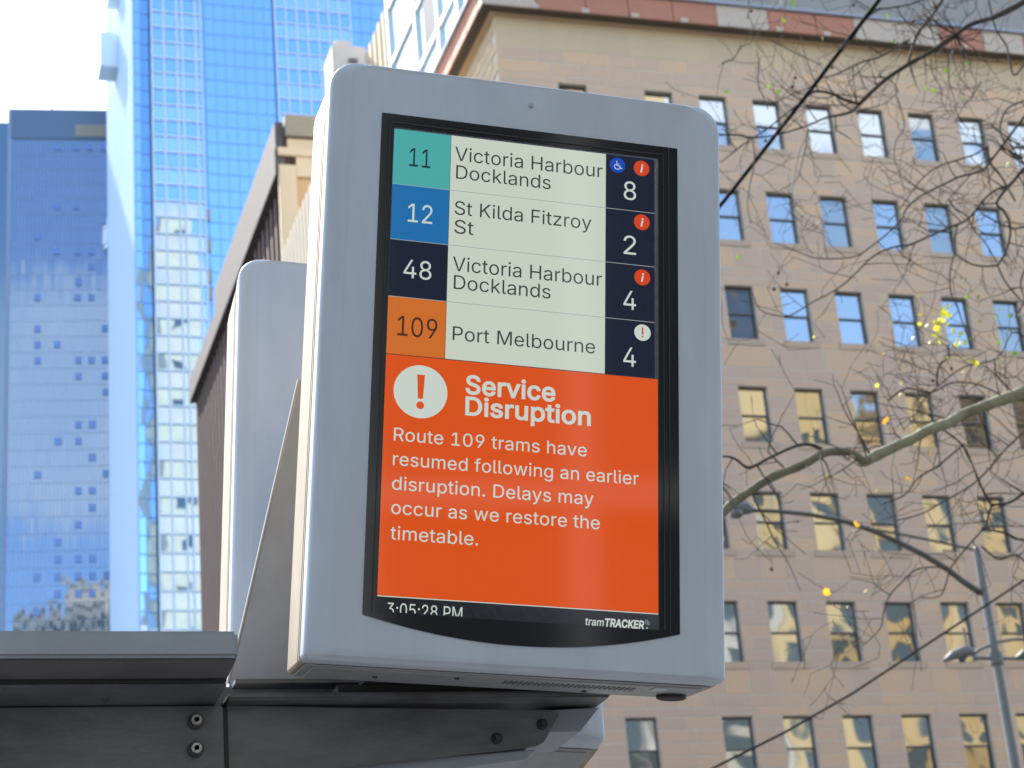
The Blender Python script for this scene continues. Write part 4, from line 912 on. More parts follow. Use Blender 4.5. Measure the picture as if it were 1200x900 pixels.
b = MB(); b.box((la - 0.5, VL - 0.1, 0), (la - 0.02, VL + 3, zt1 - 0.2)); obj('corner_pier', b, m_lmul, ltw)
for x in (12, 61):
    p = P(x, 124, VL); b = MB(); b.tube([(p.x, VL + 0.3, zt1), (p.x, VL + 0.3, zt1 + 1.2)], 0.12, 6); obj('roof_rod', b, m_lmul, ltw)
DOTS = [(68, 167), (89, 168), (105, 169), (121, 170), (67, 235), (89, 235), (44, 266), (121, 254), (67, 286), (91, 286), (107, 288), (107, 305), (92, 339), (107, 340), (44, 354), (91, 357), (44, 390), (44, 408),
        (67, 409), (44, 426), (92, 428), (107, 428), (123, 429), (92, 446), (123, 393), (123, 446), (124, 465), (92, 501), (108, 502), (68, 519), (92, 520), (108, 539), (44, 556), (124, 557), (92, 577), (108, 577),
        (108, 596), (92, 614), (68, 634), (68, 653), (92, 653), (108, 653), (43, 672), (68, 672), (92, 672), (108, 672), (125, 672), (68, 692), (92, 692), (108, 692), (43, 712)]
q = MB(); q.box((-0.42, -0.08, -0.36), (0.42, 0.0, 0.36)); dm = q.mesh('open_pane'); dm.materials.append(m_lopen)
for (x, y) in DOTS:
    p = P(x, y, VL); zq = min(ezl, key=lambda t: abs(t + hz / 2 - p.z)) + hz / 2
    inst('open_pane', dm, (p.x, VL - 0.05, zq), ltw, scale=(1, 1, 1.25))
ltw.rotation_euler.z = R(-7)

# ------------------------------------------------------------------ brown ribbed building
VB = 90.0
ub0 = U(325.5, 175, VB); vfar = VB * 1.335
ztb = Z(325.5, 173, VB)
m_brown = mat('brown_precast', (0.09, 0.055, 0.048), rough=0.8, noise_amt=0.4, noise_scale=0.7)
m_fin = mat('brown_fin', (0.125, 0.078, 0.068), rough=0.8, noise_amt=0.3, noise_scale=1.0)
m_eave = mat('grey_precast_eave', (0.085, 0.075, 0.077), rough=0.8, noise_amt=0.3, noise_scale=1.0)
m_cream = mat('cream_precast', (0.62, 0.47, 0.30), rough=0.8, noise_amt=0.3, noise_scale=0.8, col2=(0.5, 0.38, 0.25))
m_tan = mat('tan_panel', (0.55, 0.33, 0.16), rough=0.8, noise_amt=0.3, noise_scale=0.8, col2=(0.45, 0.28, 0.15))
brn = thing('brown_office_building', (ub0 + 8, VB + 10, 0), 'brown ribbed office block receding behind the display with a grey eave and cream front', 'building')
b = MB(); b.box((ub0 + 0.40, VB + 0.3, 0), (ub0 + 22, vfar, ztb - 0.05)); obj('wall', b, m_brown, brn)
q = MB(); q.box((-0.16, -0.2, 0), (0.0, 0.2, 1)); fm = q.mesh('fin'); fm.materials.append(m_fin)
nf = 25
for i in range(nf):
    v_ = VB + 1.3 + (vfar - VB - 1.5) * i / (nf - 1)
    inst('fin', fm, (ub0 + 0.39, v_, 0.1), brn, scale=(1, 1, ztb - 1.65))
b = MB(); b.box((ub0 - 0.15, VB + 0.05, ztb - 1.5), (ub0 + 0.39, vfar + 0.2, ztb)); obj('eave', b, m_eave, brn, bevel=0.03)
b = MB(); b.box((ub0, VB - 0.12, 0), (ub0 + 0.9, VB + 0.25, ztb - 1.0)); obj('pilaster', b, m_cream, brn, bevel=0.03)
b = MB(); b.box((ub0 - 0.02, VB - 0.14, Z(330, 183, VB)), (ub0 + 22, VB + 0.04, ztb)); obj('parapet', b, m_cream, brn, bevel=0.04)
b = MB(); b.box((ub0 + 0.92, VB - 0.05, Z(345, 207, VB)), (ub0 + 22, VB + 0.28, Z(330, 183, VB) - 0.01)); obj('frieze', b, m_cream, brn)
b = MB(); b.box((ub0 + 0.92, VB + 0.10, 0), (ub0 + 22, VB + 0.29, Z(345, 207, VB) - 0.01)); obj('front_panel', b, m_tan, brn)
# rooftop plant room
up0 = U(336, 134, VB + 3)
b = MB(); b.box((up0, VB + 3.2, ztb), (up0 + 10, vfar - 6, Z(345, 160, VB + 3))); obj('plant_room', b, m_cream, brn, bevel=0.03)
b = MB(); b.box((up0 - 0.1, VB + 3.0, Z(345, 159, VB + 3)), (up0 + 10, vfar - 6, Z(345, 134, VB + 3))); obj('plant_room_parapet', b, mat('khaki_precast', (0.30, 0.25, 0.18), rough=0.8, noise_amt=.3), brn, bevel=0.03)
b = MB(); b.box((up0 - 0.6, VB + 3.4, ztb - 0.3), (up0 - 0.15, vfar - 6, Z(345, 140, VB + 3))); obj('plant_room_shade_slab', b, m_eave, brn)  # shade on the plant room's left face, added as a dark grey slab

# ------------------------------------------------------------------ two ribbed beige buildings and the white framed one
m_beige = mat('beige_render', (0.52, 0.44, 0.33), rough=0.8, noise_amt=0.3, noise_scale=0.8, col2=(0.42, 0.35, 0.27))
m_beige2 = mat('pale_beige_render', (0.58, 0.50, 0.42), rough=0.8, noise_amt=0.3, noise_scale=0.8)
bb1 = thing('ribbed_beige_building', (17, 66, 0), 'narrow beige ribbed wing between the display and the brown block', 'building')
ux = 14.9; zx = Z(352, 233, ux / 0.2195)
b = MB(); b.box((ux + 0.3, 63, 0), (19.4, ux / 0.2052, zx - 0.1)); obj('wall', b, m_beige, bb1)
for i in range(14):
    v_ = ux / 0.2052 - 0.35 - i * 0.62
    q = MB(); q.box((ux - 0.02, v_ - 0.2, 0), (ux + 0.29, v_ + 0.2, zx)); obj('rib', q, m_beige, bb1, bevel=0.04, bevseg=1)
bb2 = thing('stepped_beige_building', (38, 128, 0), 'beige office tower with stepped ribbed side, top just above the display', 'building')
ux = 32.8; zx = Z(452, 11, ux / 0.2735)
b = MB(); b.box((ux + 0.5, 112, 0), (ux + 12, ux / 0.2600, zx - 0.2)); obj('wall', b, m_beige, bb2)
for i in range(9):
    v_ = ux / 0.2602 - 0.3 - i * 1.35
    q = MB(); q.box((ux - 0.05, v_ - 0.36, 0), (ux + 0.49, v_ + 0.36, zx)); obj('rib', q, m_cream if i % 2 else m_beige, bb2, bevel=0.05, bevseg=1)
z2 = Z(400, 57, 128)
b = MB(); b.box((U(388, 70, 128), 127.4, 0), (U(428, 70, 128), 130.5, z2)); obj('rear_wing', b, m_beige2, bb2, bevel=0.1)
b = MB(); b.box((U(393, 60, 128), 128, z2), (U(413, 60, 128), 130, z2 + 0.8)); obj('rear_parapet', b, m_beige2, bb2, bevel=0.1)
b = MB(); b.box((U(409, 75, 127.3), 127.2, Z(409, 73, 127.3)), (U(419, 75, 127.3), 127.38, Z(409, 68.5, 127.3))); obj('window', b, m_frame, bb2)

m_wframe = mat('white_window_frame', (0.78, 0.78, 0.76), rough=0.5)
m_sglass = mat('sky_blue_glass', (0.55, 0.78, 0.95), rough=0.08, metal=0.85, wobble=(0.5, 0.03))
m_dglass = mat('dark_open_window', (0.025, 0.022, 0.025), rough=0.3)
wb = thing('white_framed_building', (27, 72, 0), 'white framed apartment tower with sky blue panels behind the sandstone roof corner', 'building')
uw = 22.0; vw0, vw1 = 62.0, 22.0 / 0.2745
zs_ = [36.0 + 3.05 * i + CAMZ for i in range(11)]
b = MB(); b.box((uw + 0.25, vw0, 43.2), (uw + 14, vw1 - 0.1, zs_[-1])); obj('wall', b, m_wframe, wb)
vs_ = [vw1 - 0.15, 75.4, 71.9, 69.0, 66.0, 63.0]
wmul = MB()
for j in range(len(zs_) - 1):
    for i in range(len(vs_) - 1):
        if zs_[j] < 43: continue
        z0_, z1_ = zs_[j], zs_[j + 1]; va, vb_ = vs_[i + 1], vs_[i]
        dark = (i + j * 2) % 4 == 1
        mid = (va + vb_) / 2
        q = MB(); q.box((uw + 0.12, va + 0.2, z0_ + 0.2), (uw + 0.2, vb_ - 0.2, z1_ - 0.2)); w = obj('window', q, m_sglass, wb)
        if dark:
            q = MB(); q.box((uw + 0.06, va + 0.22, z0_ + 0.22), (uw + 0.115, mid + 0.5, z1_ - 0.22)); obj('open_pane', q, m_dglass, w)
for v_ in vs_:
    q = MB(); q.box((uw - 0.03, v_ - 0.16, 40), (uw + 0.24, v_ + 0.16, zs_[-1])); obj('mullion', q, m_wframe, wb)
for z_ in zs_:
    q = MB(); q.box((uw, vs_[-1], z_ - 0.15), (uw + 0.235, vs_[0], z_ + 0.15)); obj('floor_band', q, m_wframe, wb)

# ------------------------------------------------------------------ the other side of the street (seen only as reflections)
m_sun1 = mat('sunlit_cream_stone', (0.46, 0.35, 0.19), rough=0.85, noise_amt=0.4, noise_scale=0.4)
m_sun2 = mat('warm_render', (0.42, 0.29, 0.14), rough=0.85, noise_amt=0.4, noise_scale=0.4)
m_sun3 = mat('grey_render', (0.40, 0.38, 0.35), rough=0.85, noise_amt=0.4, noise_scale=0.4)
m_cool = mat('cool_grey_pilaster', (0.34, 0.36, 0.38), rough=0.8)
m_sun4 = mat('pale_render', (0.55, 0.48, 0.40), rough=0.85, noise_amt=0.3, noise_scale=0.4)
m_dwin = mat('dark_reflective_windows', (0.05, 0.07, 0.08), rough=0.1)
m_dk = mat('dark_brown_cladding', (0.10, 0.09, 0.085), rough=0.8)
VO = -14.0
def opp(u0, u1, h, m_, label, dv=0.0, pm=None, bay=3.4, fl=4.0, ww=0.62, wh=0.68, depth=14, vv=None):
    v_ = (VO if vv is None else vv) - dv
    t = thing('office_building', ((u0 + u1) / 2, v_ - depth / 2, 0), label, 'building', 'buildings across the street')
    b = MB(); b.box((u0, v_ - depth, 0), (u1, v_ - 0.3, h)); obj('wall', b, m_, t)
    n = max(1, int((u1 - u0) / bay)); bw = (u1 - u0) / n
    pb = MB(); wb_ = MB()
    nf_ = int((h - 1.5) / fl)
    for i in range(n + 1):
        hw_ = bw * (1 - ww) / 2 * (random.uniform(0.3, 2.0) if pm else 1)
        pb.box((u0 + i * bw - hw_ if i else u0, v_ - 0.29, 0), (min(u0 + i * bw + hw_, u1), v_, h))
    for j in range(nf_ + 1): pb.box((u0, v_ - 0.295, j * fl), (u1, v_ - 0.06, min(h, j * fl + fl * (1 - wh))))
    obj('pilasters', pb, pm or m_, t, kind='stuff', fixn=False)
    for i in range(n): wb_.box((u0 + (i + 0.5 - ww / 2) * bw, v_ - 0.292, 1), (u0 + (i + 0.5 + ww / 2) * bw, v_ - 0.27, nf_ * fl))
    obj('windows', wb_, m_dwin, t, kind='stuff', fixn=False)
    pc = MB(); pc.box((u0 - 0.0, v_ - 0.3, h), (u1, v_ + 0.5, h + 0.9)); obj('cornice', pc, m_, t)
    return t
vv_ = 2 * V0 - VO
def VU(x, y): return U(x, y, vv_)
def VZ(x, y): return Z(x, y, vv_)
opp(VU(730, 500), VU(862, 400) - .1, VZ(860, 452), m_sun3, 'grey rendered office block across the street, left of the cream one')
opp(VU(862, 400), VU(992, 470) - .1, VZ(940, 440), m_sun1, 'tall cream stone office block across the street')
opp(VU(992, 470), VU(1078, 540) - .1, VZ(1030, 520), m_sun2, 'low tan office block across the street')
opp(VU(1078, 540), VU(1260, 540), VZ(1120, 445), m_sun1, 'broad cream office block across the street', bay=4.2)
opp(-75, -30, 40, m_dk, 'wide grey office block across the street, left')
opp(-29.8, 10, 46, m_dk, 'dark brown office block directly across the street', pm=m_cool, ww=0.86, bay=2.3, wh=0.93)
opp(10.2, VU(730, 500) - .2, 38, m_dk, 'dark office block opposite the tram stop', pm=m_cool, ww=0.86, bay=2.6, wh=0.93)
# towers further back
vt_ = 2 * VT + 40
opp(U(184, 300, vt_), U(232, 300, vt_), Z(205, 247, vt_), mat('bright_cream_stone', (0.52, 0.40, 0.24), rough=0.85, noise_amt=0.4, noise_scale=0.4), 'slender cream tower rising behind the cross street', vv=-40, bay=5.4, fl=11, ww=0.34, wh=0.30, depth=20)
vl_ = 2 * VL + 30
opp(U(12, 700, vl_) - 66, U(140, 700, vl_) - 66, Z(60, 712, vl_), m_sun3, 'broad dark grey tower block behind the street', vv=-30, bay=4, fl=4, ww=0.75, wh=0.7, depth=9)
opp(U(66, 690, vl_) - 66, U(132, 690, vl_) - 66, Z(90, 668, vl_), m_sun4, 'white crowned tower block behind the street', vv=-40, bay=5, fl=9, ww=0.5, wh=0.3, depth=12)

# ------------------------------------------------------------------ overhead wires
m_wire = mat('black_wire', (0.012, 0.012, 0.013), rough=0.9, spec=0.1)
def wire(pts, v0, v1, r, label):
    n = len(pts); q = []
    for i, (x, y) in enumerate(pts):
        q.append(P(x, y, v0 + (v1 - v0) * i / (n - 1)))
    b = MB(); b.tube(q, r, 8)
    o = obj('overhead_wire', b, m_wire, smooth=True); tag(o, label, 'wire'); return o
wire([(1060, -38), (1030, 0), (1003, 35), (975, 72), (945, 112), (905, 163), (878, 198), (848, 236), (800, 292), (740, 350)], 9.0, 12.0, 0.014, 'thick black overhead wire crossing steeply down from the top edge')
wire([(1290, 622), (1200, 680), (1100, 746), (1000, 812), (920, 858), (840, 898), (740, 948)], 16.0, 14.0, 0.010, 'thin overhead wire rising to the right in front of the lower windows')

# ------------------------------------------------------------------ street lamp
VS = 28.0
m_pole = mat('galvanised_pole', (0.20, 0.20, 0.19), rough=0.55, metal=0.2, noise_amt=0.4, noise_scale=3)
m_pole_d = mat('dark_painted_tube', (0.10, 0.10, 0.07), rough=0.55, noise_amt=0.4, noise_scale=5)
pt = P(1144, 642, VS)
lamp = thing('street_lamp', (pt.x, VS, 0.15), 'tall grey pole with a long curved arm reaching left to a lamp head', 'street lamp')
b = MB(); b.tube([(pt.x, VS, 0.15), (pt.x, VS, 1.2), (pt.x, VS, pt.z - 2.5), (pt.x, VS, pt.z - 0.04), (pt.x, VS, pt.z + 0.03)], [0.13, 0.12, 0.075, 0.062, 0.03], 16); obj('pole', b, m_pole, lamp, smooth=False)
def PS(x, y, dv=0): return P(x, y, VS + dv)
b = MB(); b.tube([PS(1149, 695), PS(1128, 681), PS(1110, 667), PS(1082, 650), PS(1050, 634), PS(1020, 621), PS(990, 611), PS(950, 603), PS(915, 599.5), PS(882, 598)], [.052, .05, .048, .046, .044, .04, .038, .036, .034, .032], 10); obj('arm', b, m_pole_d, lamp, smooth=True)
b = MB(); b.tube([PS(1141, 644), PS(1100, 635), PS(1060, 627), PS(1022, 620)], 0.022, 8); obj('stay_rod', b, m_pole_d, lamp, smooth=True)
hc = PS(868, 597)
b = MB(); b.tube([hc + Vector((0.20, 0, -0.01)), hc + Vector((0.10, 0, 0.02)), hc + Vector((-0.12, 0, 0.02)), hc + Vector((-0.26, 0, 0.0))], [0.05, 0.10, 0.11, 0.05], 14)
hd = obj('lamp_head', b, m_pole, lamp, smooth=True)
b = MB(); b.tube([hc + Vector((-0.09, 0, -0.04)), hc + Vector((-0.09, 0, -0.12)), hc + Vector((-0.09, 0, -0.15))], [0.13, 0.10, 0.03], 16); obj('lens', b, mat('clear_lamp_glass', (0.16, 0.16, 0.15), rough=0.15, spec=0.8), hd, smooth=True)
# lower twin fittings on a crossbar
c0 = PS(1167, 772)
b = MB(); b.tube([PS(1140, 771), PS(1200, 772), PS(1222, 772)], 0.030, 8); obj('crossbar', b, m_pole, lamp)
b = MB(); b.tube([(c0.x, VS, c0.z - .09), (c0.x, VS, c0.z + .09)], 0.112, 14); obj('clamp', b, m_pole, lamp)
for k, (ax, ay) in enumerate(((0, 0), (84, -2))):
    hx = [PS(1105 + ax, 775 + ay), PS(1117 + ax, 768 + ay), PS(1132 + ax, 763 + ay), PS(1140 + ax, 763 + ay)]
    b = MB(); b.tube(hx, [0.02, 0.075, 0.10, 0.06], 12); h_ = obj('lamp_head', b, m_pole, lamp, smooth=True)
    b = MB(); b.tube([PS(1128 + ax, 768 + ay), PS(1127 + ax, 775 + ay)], [0.08, 0.05], 12); obj('lens', b, mat('lamp_lens', (0.1, 0.1, 0.1), rough=0.1), h_)
    b = MB(); b.tube([PS(1134 + ax, 762 + ay), PS(1129 + ax, 736 + ay)], 0.022, 8); obj('finial', b, m_pole, h_)
b = MB(); b.tube([PS(1138, 767), PS(1150, 760), PS(1170, 752), PS(1190, 749), PS(1205, 750), PS(1222, 762)], 0.026, 8); obj('bow_bracket', b, m_pole, lamp, smooth=True)

# ------------------------------------------------------------------ plane tree, nearly bare
m_bark = mat('mottled_plane_bark', (0.34, 0.32, 0.20), rough=0.85, noise_amt=1.0, noise_scale=7, col2=(0.15, 0.14, 0.08), bump=0.01, bump_scale=30)
m_barkd = mat('twig_and_shaded_bark', (0.06, 0.047, 0.034), rough=0.9, noise_amt=0.6, noise_scale=14)  # dark twig bark; on the upper limbs it paints in backlit shade
m_barkp = mat('pale_sunlit_bark', (0.30, 0.24, 0.17), rough=0.85, noise_amt=0.5, noise_scale=14)  # lighter bark colour with the sun on the twigs painted in
def leafmat(name, c):
    m = mat(name, c, rough=0.5, noise_amt=0.3, noise_scale=60)
    nt = m.node_tree; pb = nt.nodes['Principled BSDF']; out = [n for n in nt.nodes if n.type == 'OUTPUT_MATERIAL'][0]
    tr = nt.nodes.new('ShaderNodeBsdfTranslucent'); tr.inputs[0].default_value = (*c, 1)
    mx = nt.nodes.new('ShaderNodeMixShader'); mx.inputs[0].default_value = 0.5
    nt.links.new(pb.outputs[0], mx.inputs[1]); nt.links.new(tr.outputs[0], mx.inputs[2]); nt.links.new(mx.outputs[0], out.inputs[0])
    return m
m_leafy = leafmat('yellow_leaf', (0.58, 0.57, 0.05)); m_leafg = leafmat('green_leaf', (0.15, 0.25, 0.03)); m_leafo = leafmat('orange_leaf', (0.75, 0.38, 0.02))
VTREE = 10.0
trunk_base = Vector((P(1560, 500, VTREE).x, VTREE, 0.15))
tree = thing('plane_tree', trunk_base, 'nearly bare plane tree reaching in from the right with few yellow leaves', 'tree')
tk = [trunk_base, trunk_base + Vector((0.03, 0, 1.5)), trunk_base + Vector((-0.05, 0.05, 3.2)), trunk_base + Vector((-0.15, 0.1, 4.6)), trunk_base + Vector((0.0, 0.1, 6.5)), trunk_base + Vector((-0.2, 0.2, 8.5)), trunk_base + Vector((-0.1, 0.2, 10.5))]
b = MB(); b.tube(tk, [.24, .20, .18, .165, .13, .08, .03], 16); obj('trunk', b, m_bark, tree, smooth=True)
def smooth_line(pts, rad, n=4):
    out, rr = [], []
    for i in range(len(pts) - 1):
        p0 = pts[max(i - 1, 0)]; p1 = pts[i]; p2 = pts[i + 1]; p3 = pts[min(i + 2, len(pts) - 1)]
        for k in range(n):
            t = k / n
            out.append(0.5 * ((2 * p1) + (p2 - p0) * t + (2 * p0 - 5 * p1 + 4 * p2 - p3) * t * t + (3 * p1 - p0 - 3 * p2 + p3) * t ** 3))
            rr.append(rad[i] * (1 - t) + rad[i + 1] * t)
    out.append(pts[-1]); rr.append(rad[-1])
    return out, rr
LIMBS = []
def limb(px, v0, v1, m_, join=None, seeds=1.0, name='limb'):
    n = len(px); pts, rad = [], []
    if join is not None: pts.append(join); rad.append(px[0][2] / 2 * 1.5 * v0 / FPX)
    for i, (x, y, w) in enumerate(px):
        v = v0 + (v1 - v0) * i / max(1, n - 1)
        pts.append(P(x, y, v)); rad.append(w / 2 * v * 1.05 / FPX)
    q, rr = smooth_line(pts, rad)
    rr = [r_ * random.uniform(0.93, 1.08) for r_ in rr]
    b = MB(); b.tube(q, rr, 10 if px[0][2] > 6 else 6)
    o = obj(name, b, m_, tree, smooth=True)
    LIMBS.append((q, rr, seeds)); return q
J1 = limb([(1260, 432, 19), (1200, 459, 17), (1165, 472, 15.5), (1130, 485, 14), (1118, 492, 15.5), (1108, 497, 15), (1090, 503, 14), (1070, 514, 13), (1052, 522, 13.5), (1035, 530, 15), (1022, 536, 15), (1013, 542, 12), (1007, 541, 9)], 9.0, 8.8, m_bark, tk[4] + Vector((-0.1, 0, 0)), 1.2)
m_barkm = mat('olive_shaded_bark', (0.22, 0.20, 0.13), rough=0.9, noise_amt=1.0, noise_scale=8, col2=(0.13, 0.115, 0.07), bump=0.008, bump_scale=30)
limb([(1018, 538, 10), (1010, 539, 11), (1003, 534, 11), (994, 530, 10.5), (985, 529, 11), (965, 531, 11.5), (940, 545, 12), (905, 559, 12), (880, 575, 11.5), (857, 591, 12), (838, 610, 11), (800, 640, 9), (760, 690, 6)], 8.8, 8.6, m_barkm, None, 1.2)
limb([(966, 528, 5), (950, 521, 5), (935, 522, 4.5), (915, 530, 4), (897, 539, 4), (877, 548, 4.5), (862, 538, 3.5), (847, 535, 3), (815, 542, 2)], 8.75, 8.6, m_barkd)
limb([(858, 590, 5), (848, 572, 5), (825, 560, 4)], 8.65, 8.7, m_bark)
limb([(1240, -28, 10), (1200, 2, 9), (1178, 14, 10), (1160, 22, 7), (1137, 29, 7), (1114, 45, 7), (1089, 62, 7), (1067, 74, 7), (1042, 90, 6.5), (1023, 106, 6), (1007, 122, 6.5)], 10.5, 10.5, m_barkd, tk[5], 1.2)
limb([(1007, 122, 5), (990, 117, 5), (978, 111, 4.5), (962, 107, 4), (950, 109, 4), (937, 121, 3), (920, 134, 2.5), (900, 150, 2), (870, 170, 2), (845, 190, 1.5)], 10.5, 10.3, m_barkd)
limb([(1007, 122, 5), (999, 130, 4.5), (988, 134, 4), (968, 138, 3), (947, 147, 2.5), (921, 155, 2.5), (900, 160, 2), (880, 161, 3), (862, 158, 2.5), (842, 158, 3), (815, 160, 2)], 10.5, 10.4, m_barkd)
limb([(1109, -10, 5), (1098, 10, 5), (1085, 27, 5), (1074, 42, 4.5), (1068, 60, 4), (1064, 74, 4)], 10.6, 10.5, m_barkd)
limb([(1105, 2, 2.5), (1088, 14, 2.5), (1067, 25, 2.5), (1045, 30, 2)], 10.6, 10.5, m_barkp)
limb([(1066, 47, 3.5), (1048, 57, 3), (1030, 67, 3), (1012, 72, 3), (995, 80, 2.8), (978, 88, 2.5), (963, 92, 2), (945, 104, 1.8), (925, 112, 1.5), (905, 122, 1.2)], 10.5, 10.3, m_barkd)
limb([(1260, 150, 7), (1230, 170, 6), (1197, 201, 5.5), (1188, 212, 5), (1179, 221, 5), (1168, 238, 4), (1176, 247, 4), (1182, 258, 4), (1184, 272, 3.5), (1181, 288, 3.5), (1176, 300, 3.2), (1169, 311, 3)], 10, 10, m_barkd, tk[5] + Vector((0, 0, -1.2)), 1)
limb([(1181, 218, 4), (1168, 222, 3.5), (1155, 232, 3.5), (1146, 243, 3.5), (1137, 254, 3.5), (1127, 261, 3.3), (1119, 264, 3.2), (1100, 272, 3), (1080, 281, 3), (1065, 287, 3), (1050, 289, 2.8), (1035, 294, 2.6), (1020, 303, 2.5), (1005, 318, 2.2), (990, 332, 2.2), (972, 344, 2), (954, 353, 2), (938, 363, 1.8), (924, 370, 1.8), (906, 369, 1.6), (891, 363, 1.5), (884, 350, 1.3), (881, 340, 1)], 10, 9.6, m_barkd)
limb([(1230, 100, 5), (1190, 150, 4), (1160, 190, 4), (1150, 200, 3.5), (1125, 207, 3.2), (1110, 214, 3), (1101, 218, 3), (1086, 226, 3), (1074, 233, 2.8), (1062, 245, 2.6), (1056, 257, 2.6), (1047, 267, 2.5), (1035, 278, 2.3), (1022, 288, 2.2), (1008, 298, 2), (995, 302, 1.8), (981, 303, 1.8), (967, 303, 1.6), (954, 302, 1.5), (942, 298, 1.4), (930, 293, 1.3), (917, 288, 1.1), (906, 284, 1)], 10.2, 9.9, m_barkd)
limb([(1157, 171, 4), (1160, 190, 4), (1172, 205, 3.5), (1182, 222, 3), (1190, 236, 2.5)], 10.1, 10.1, m_barkd)
limb([(1157, 172, 2.5), (1142, 181, 2.5), (1120, 188, 2.5), (1098, 196, 2), (1078, 212, 2), (1058, 240, 1.6), (1040, 262, 1.3)], 10.1, 10, m_barkd)
limb([(1169, 311, 3), (1155, 312, 2.8), (1140, 310, 2.6), (1130, 305, 2.5), (1119, 299, 2.5), (1114, 314, 2.4), (1113, 329, 2.3), (1115, 345, 2.2), (1122, 360, 2.2), (1127, 375, 2), (1133, 392, 2), (1137, 410, 1.6)], 10, 10, m_barkd)
limb([(1169, 311, 2.5), (1178, 330, 2.5), (1190, 345, 2.5), (1204, 360, 2)], 10, 10, m_barkd)
limb([(1122, 262, 3), (1119, 280, 2.6), (1119, 299, 2.6)], 10, 10, m_barkd)
limb([(1112, 234, 2.5), (1120, 245, 2.4), (1132, 252, 2.4), (1142, 270, 2.2), (1155, 285, 2), (1168, 308, 2)], 10, 10, m_barkd)
limb([(1240, 470, 4), (1200, 506, 3.2), (1188, 517, 3), (1176, 529, 3), (1160, 548, 2.8), (1143, 565, 2.6), (1125, 577, 2.3), (1105, 588, 2.2), (1080, 602, 2), (1050, 610, 1.6)], 9.6, 9.4, m_barkd, None, 1.3)
limb([(1100, 500, 2.5), (1113, 509, 3), (1122, 516, 3), (1131, 526, 3), (1138, 541, 3), (1144, 556, 3.2), (1152, 575, 3.4), (1161, 591, 4), (1158, 604, 3), (1155, 616, 2.8), (1145, 628, 2.6), (1134, 640, 2.5), (1122, 655, 2.4), (1113, 667, 2.4), (1109, 682, 2.2), (1103, 697, 2), (1090, 701, 1.6), (1077, 700, 1.4), (1068, 710, 1)], 9.1, 9.5, m_barkd)
limb([(1260, 545, 5), (1225, 562, 5), (1200, 578, 4.5), (1182, 589, 4.2), (1161, 592, 4)], 9.4, 9.2, m_barkd, tk[3], 1)
limb([(1260, 650, 5), (1225, 640, 4.5), (1200, 633, 4.2), (1190, 631, 4), (1179, 625, 3.5), (1165, 622, 3), (1150, 619, 2.4)], 9.4, 9.3, m_barkd, tk[3] + Vector((0, 0, -.4)), 1)
limb([(1114, 666, 2.4), (1100, 665, 2), (1085, 665, 2), (1071, 669, 2.2), (1057, 682, 2.2), (1043, 697, 2.2), (1036, 715, 2), (1033, 733, 1.7), (1027, 742, 1.5), (1020, 749, 1.3), (1010, 757, 1)], 9.5, 9.5, m_barkd)
limb([(1200, 395, 2.4), (1186, 390, 2), (1168, 420, 2), (1130, 430, 2), (1100, 452, 2), (1082, 470, 2), (1070, 492, 2)], 9.6, 9.4, m_barkd)
limb([(1240, 60, 4), (1205, 72, 3.4), (1188, 88, 3), (1180, 55, 2.6), (1168, 36, 2.6), (1160, 8, 3), (1156, -20, 3)], 10.8, 10.7, m_barkd)
for px in ([(1144, -10), (1143, 10), (1130, 22), (1124, 32), (1110, 44)], [(1090, 68), (1094, 88), (1103, 104), (1104, 120), (1114, 135)], [(1112, 55), (1111, 72), (1112, 95), (1118, 115), (1122, 135), (1135, 152)], [(1042, 92), (1052, 105), (1048, 112), (1035, 122), (1012, 128)],
           [(1050, 112), (1055, 125), (1060, 148), (1050, 165), (1048, 185), (1055, 205), (1060, 225)], [(877, -10), (877, 8), (876, 22)], [(905, 48), (928, 60), (945, 68), (962, 76)], [(890, 68), (888, 95), (894, 112), (900, 128)], [(868, 52), (860, 68), (846, 74)],
           [(947, 150), (945, 170), (940, 190), (935, 208), (927, 216), (915, 222)], [(882, 163), (884, 190), (879, 215), (876, 240), (880, 262)], [(1150, 95), (1140, 112), (1128, 126), (1120, 142)]):
    limb([(x, y, 1.9 - 0.16 * i) for i, (x, y) in enumerate(px)], 10.4, 10.3, m_barkd, None, 0.8, 'small_branch')
for px in ([(1020, 12), (1045, 9), (1070, 4), (1092, -6)], [(1200, 118), (1180, 128), (1172, 150), (1180, 172), (1198, 186)], [(1210, 262), (1190, 268), (1172, 262), (1150, 250)], [(1208, 300), (1196, 330), (1200, 352), (1190, 372)], [(1032, 9), (1012, 24), (1000, 44), (985, 58)],
           [(1040, 470), (1062, 455), (1090, 460), (1118, 448), (1150, 452), (1185, 470)], [(1130, 520), (1100, 545), (1076, 560), (1060, 580), (1035, 590)], [(1150, 640), (1170, 655), (1190, 650), (1206, 662)], [(1098, 452), (1100, 430), (1112, 418), (1110, 405)], [(1165, 420), (1168, 440), (1180, 455), (1178, 470)]):
    limb([(x, y, 3.0 - 0.22 * i) for i, (x, y) in enumerate(px)], 9.9, 9.7, m_barkd, None, 0.8, 'small_branch')
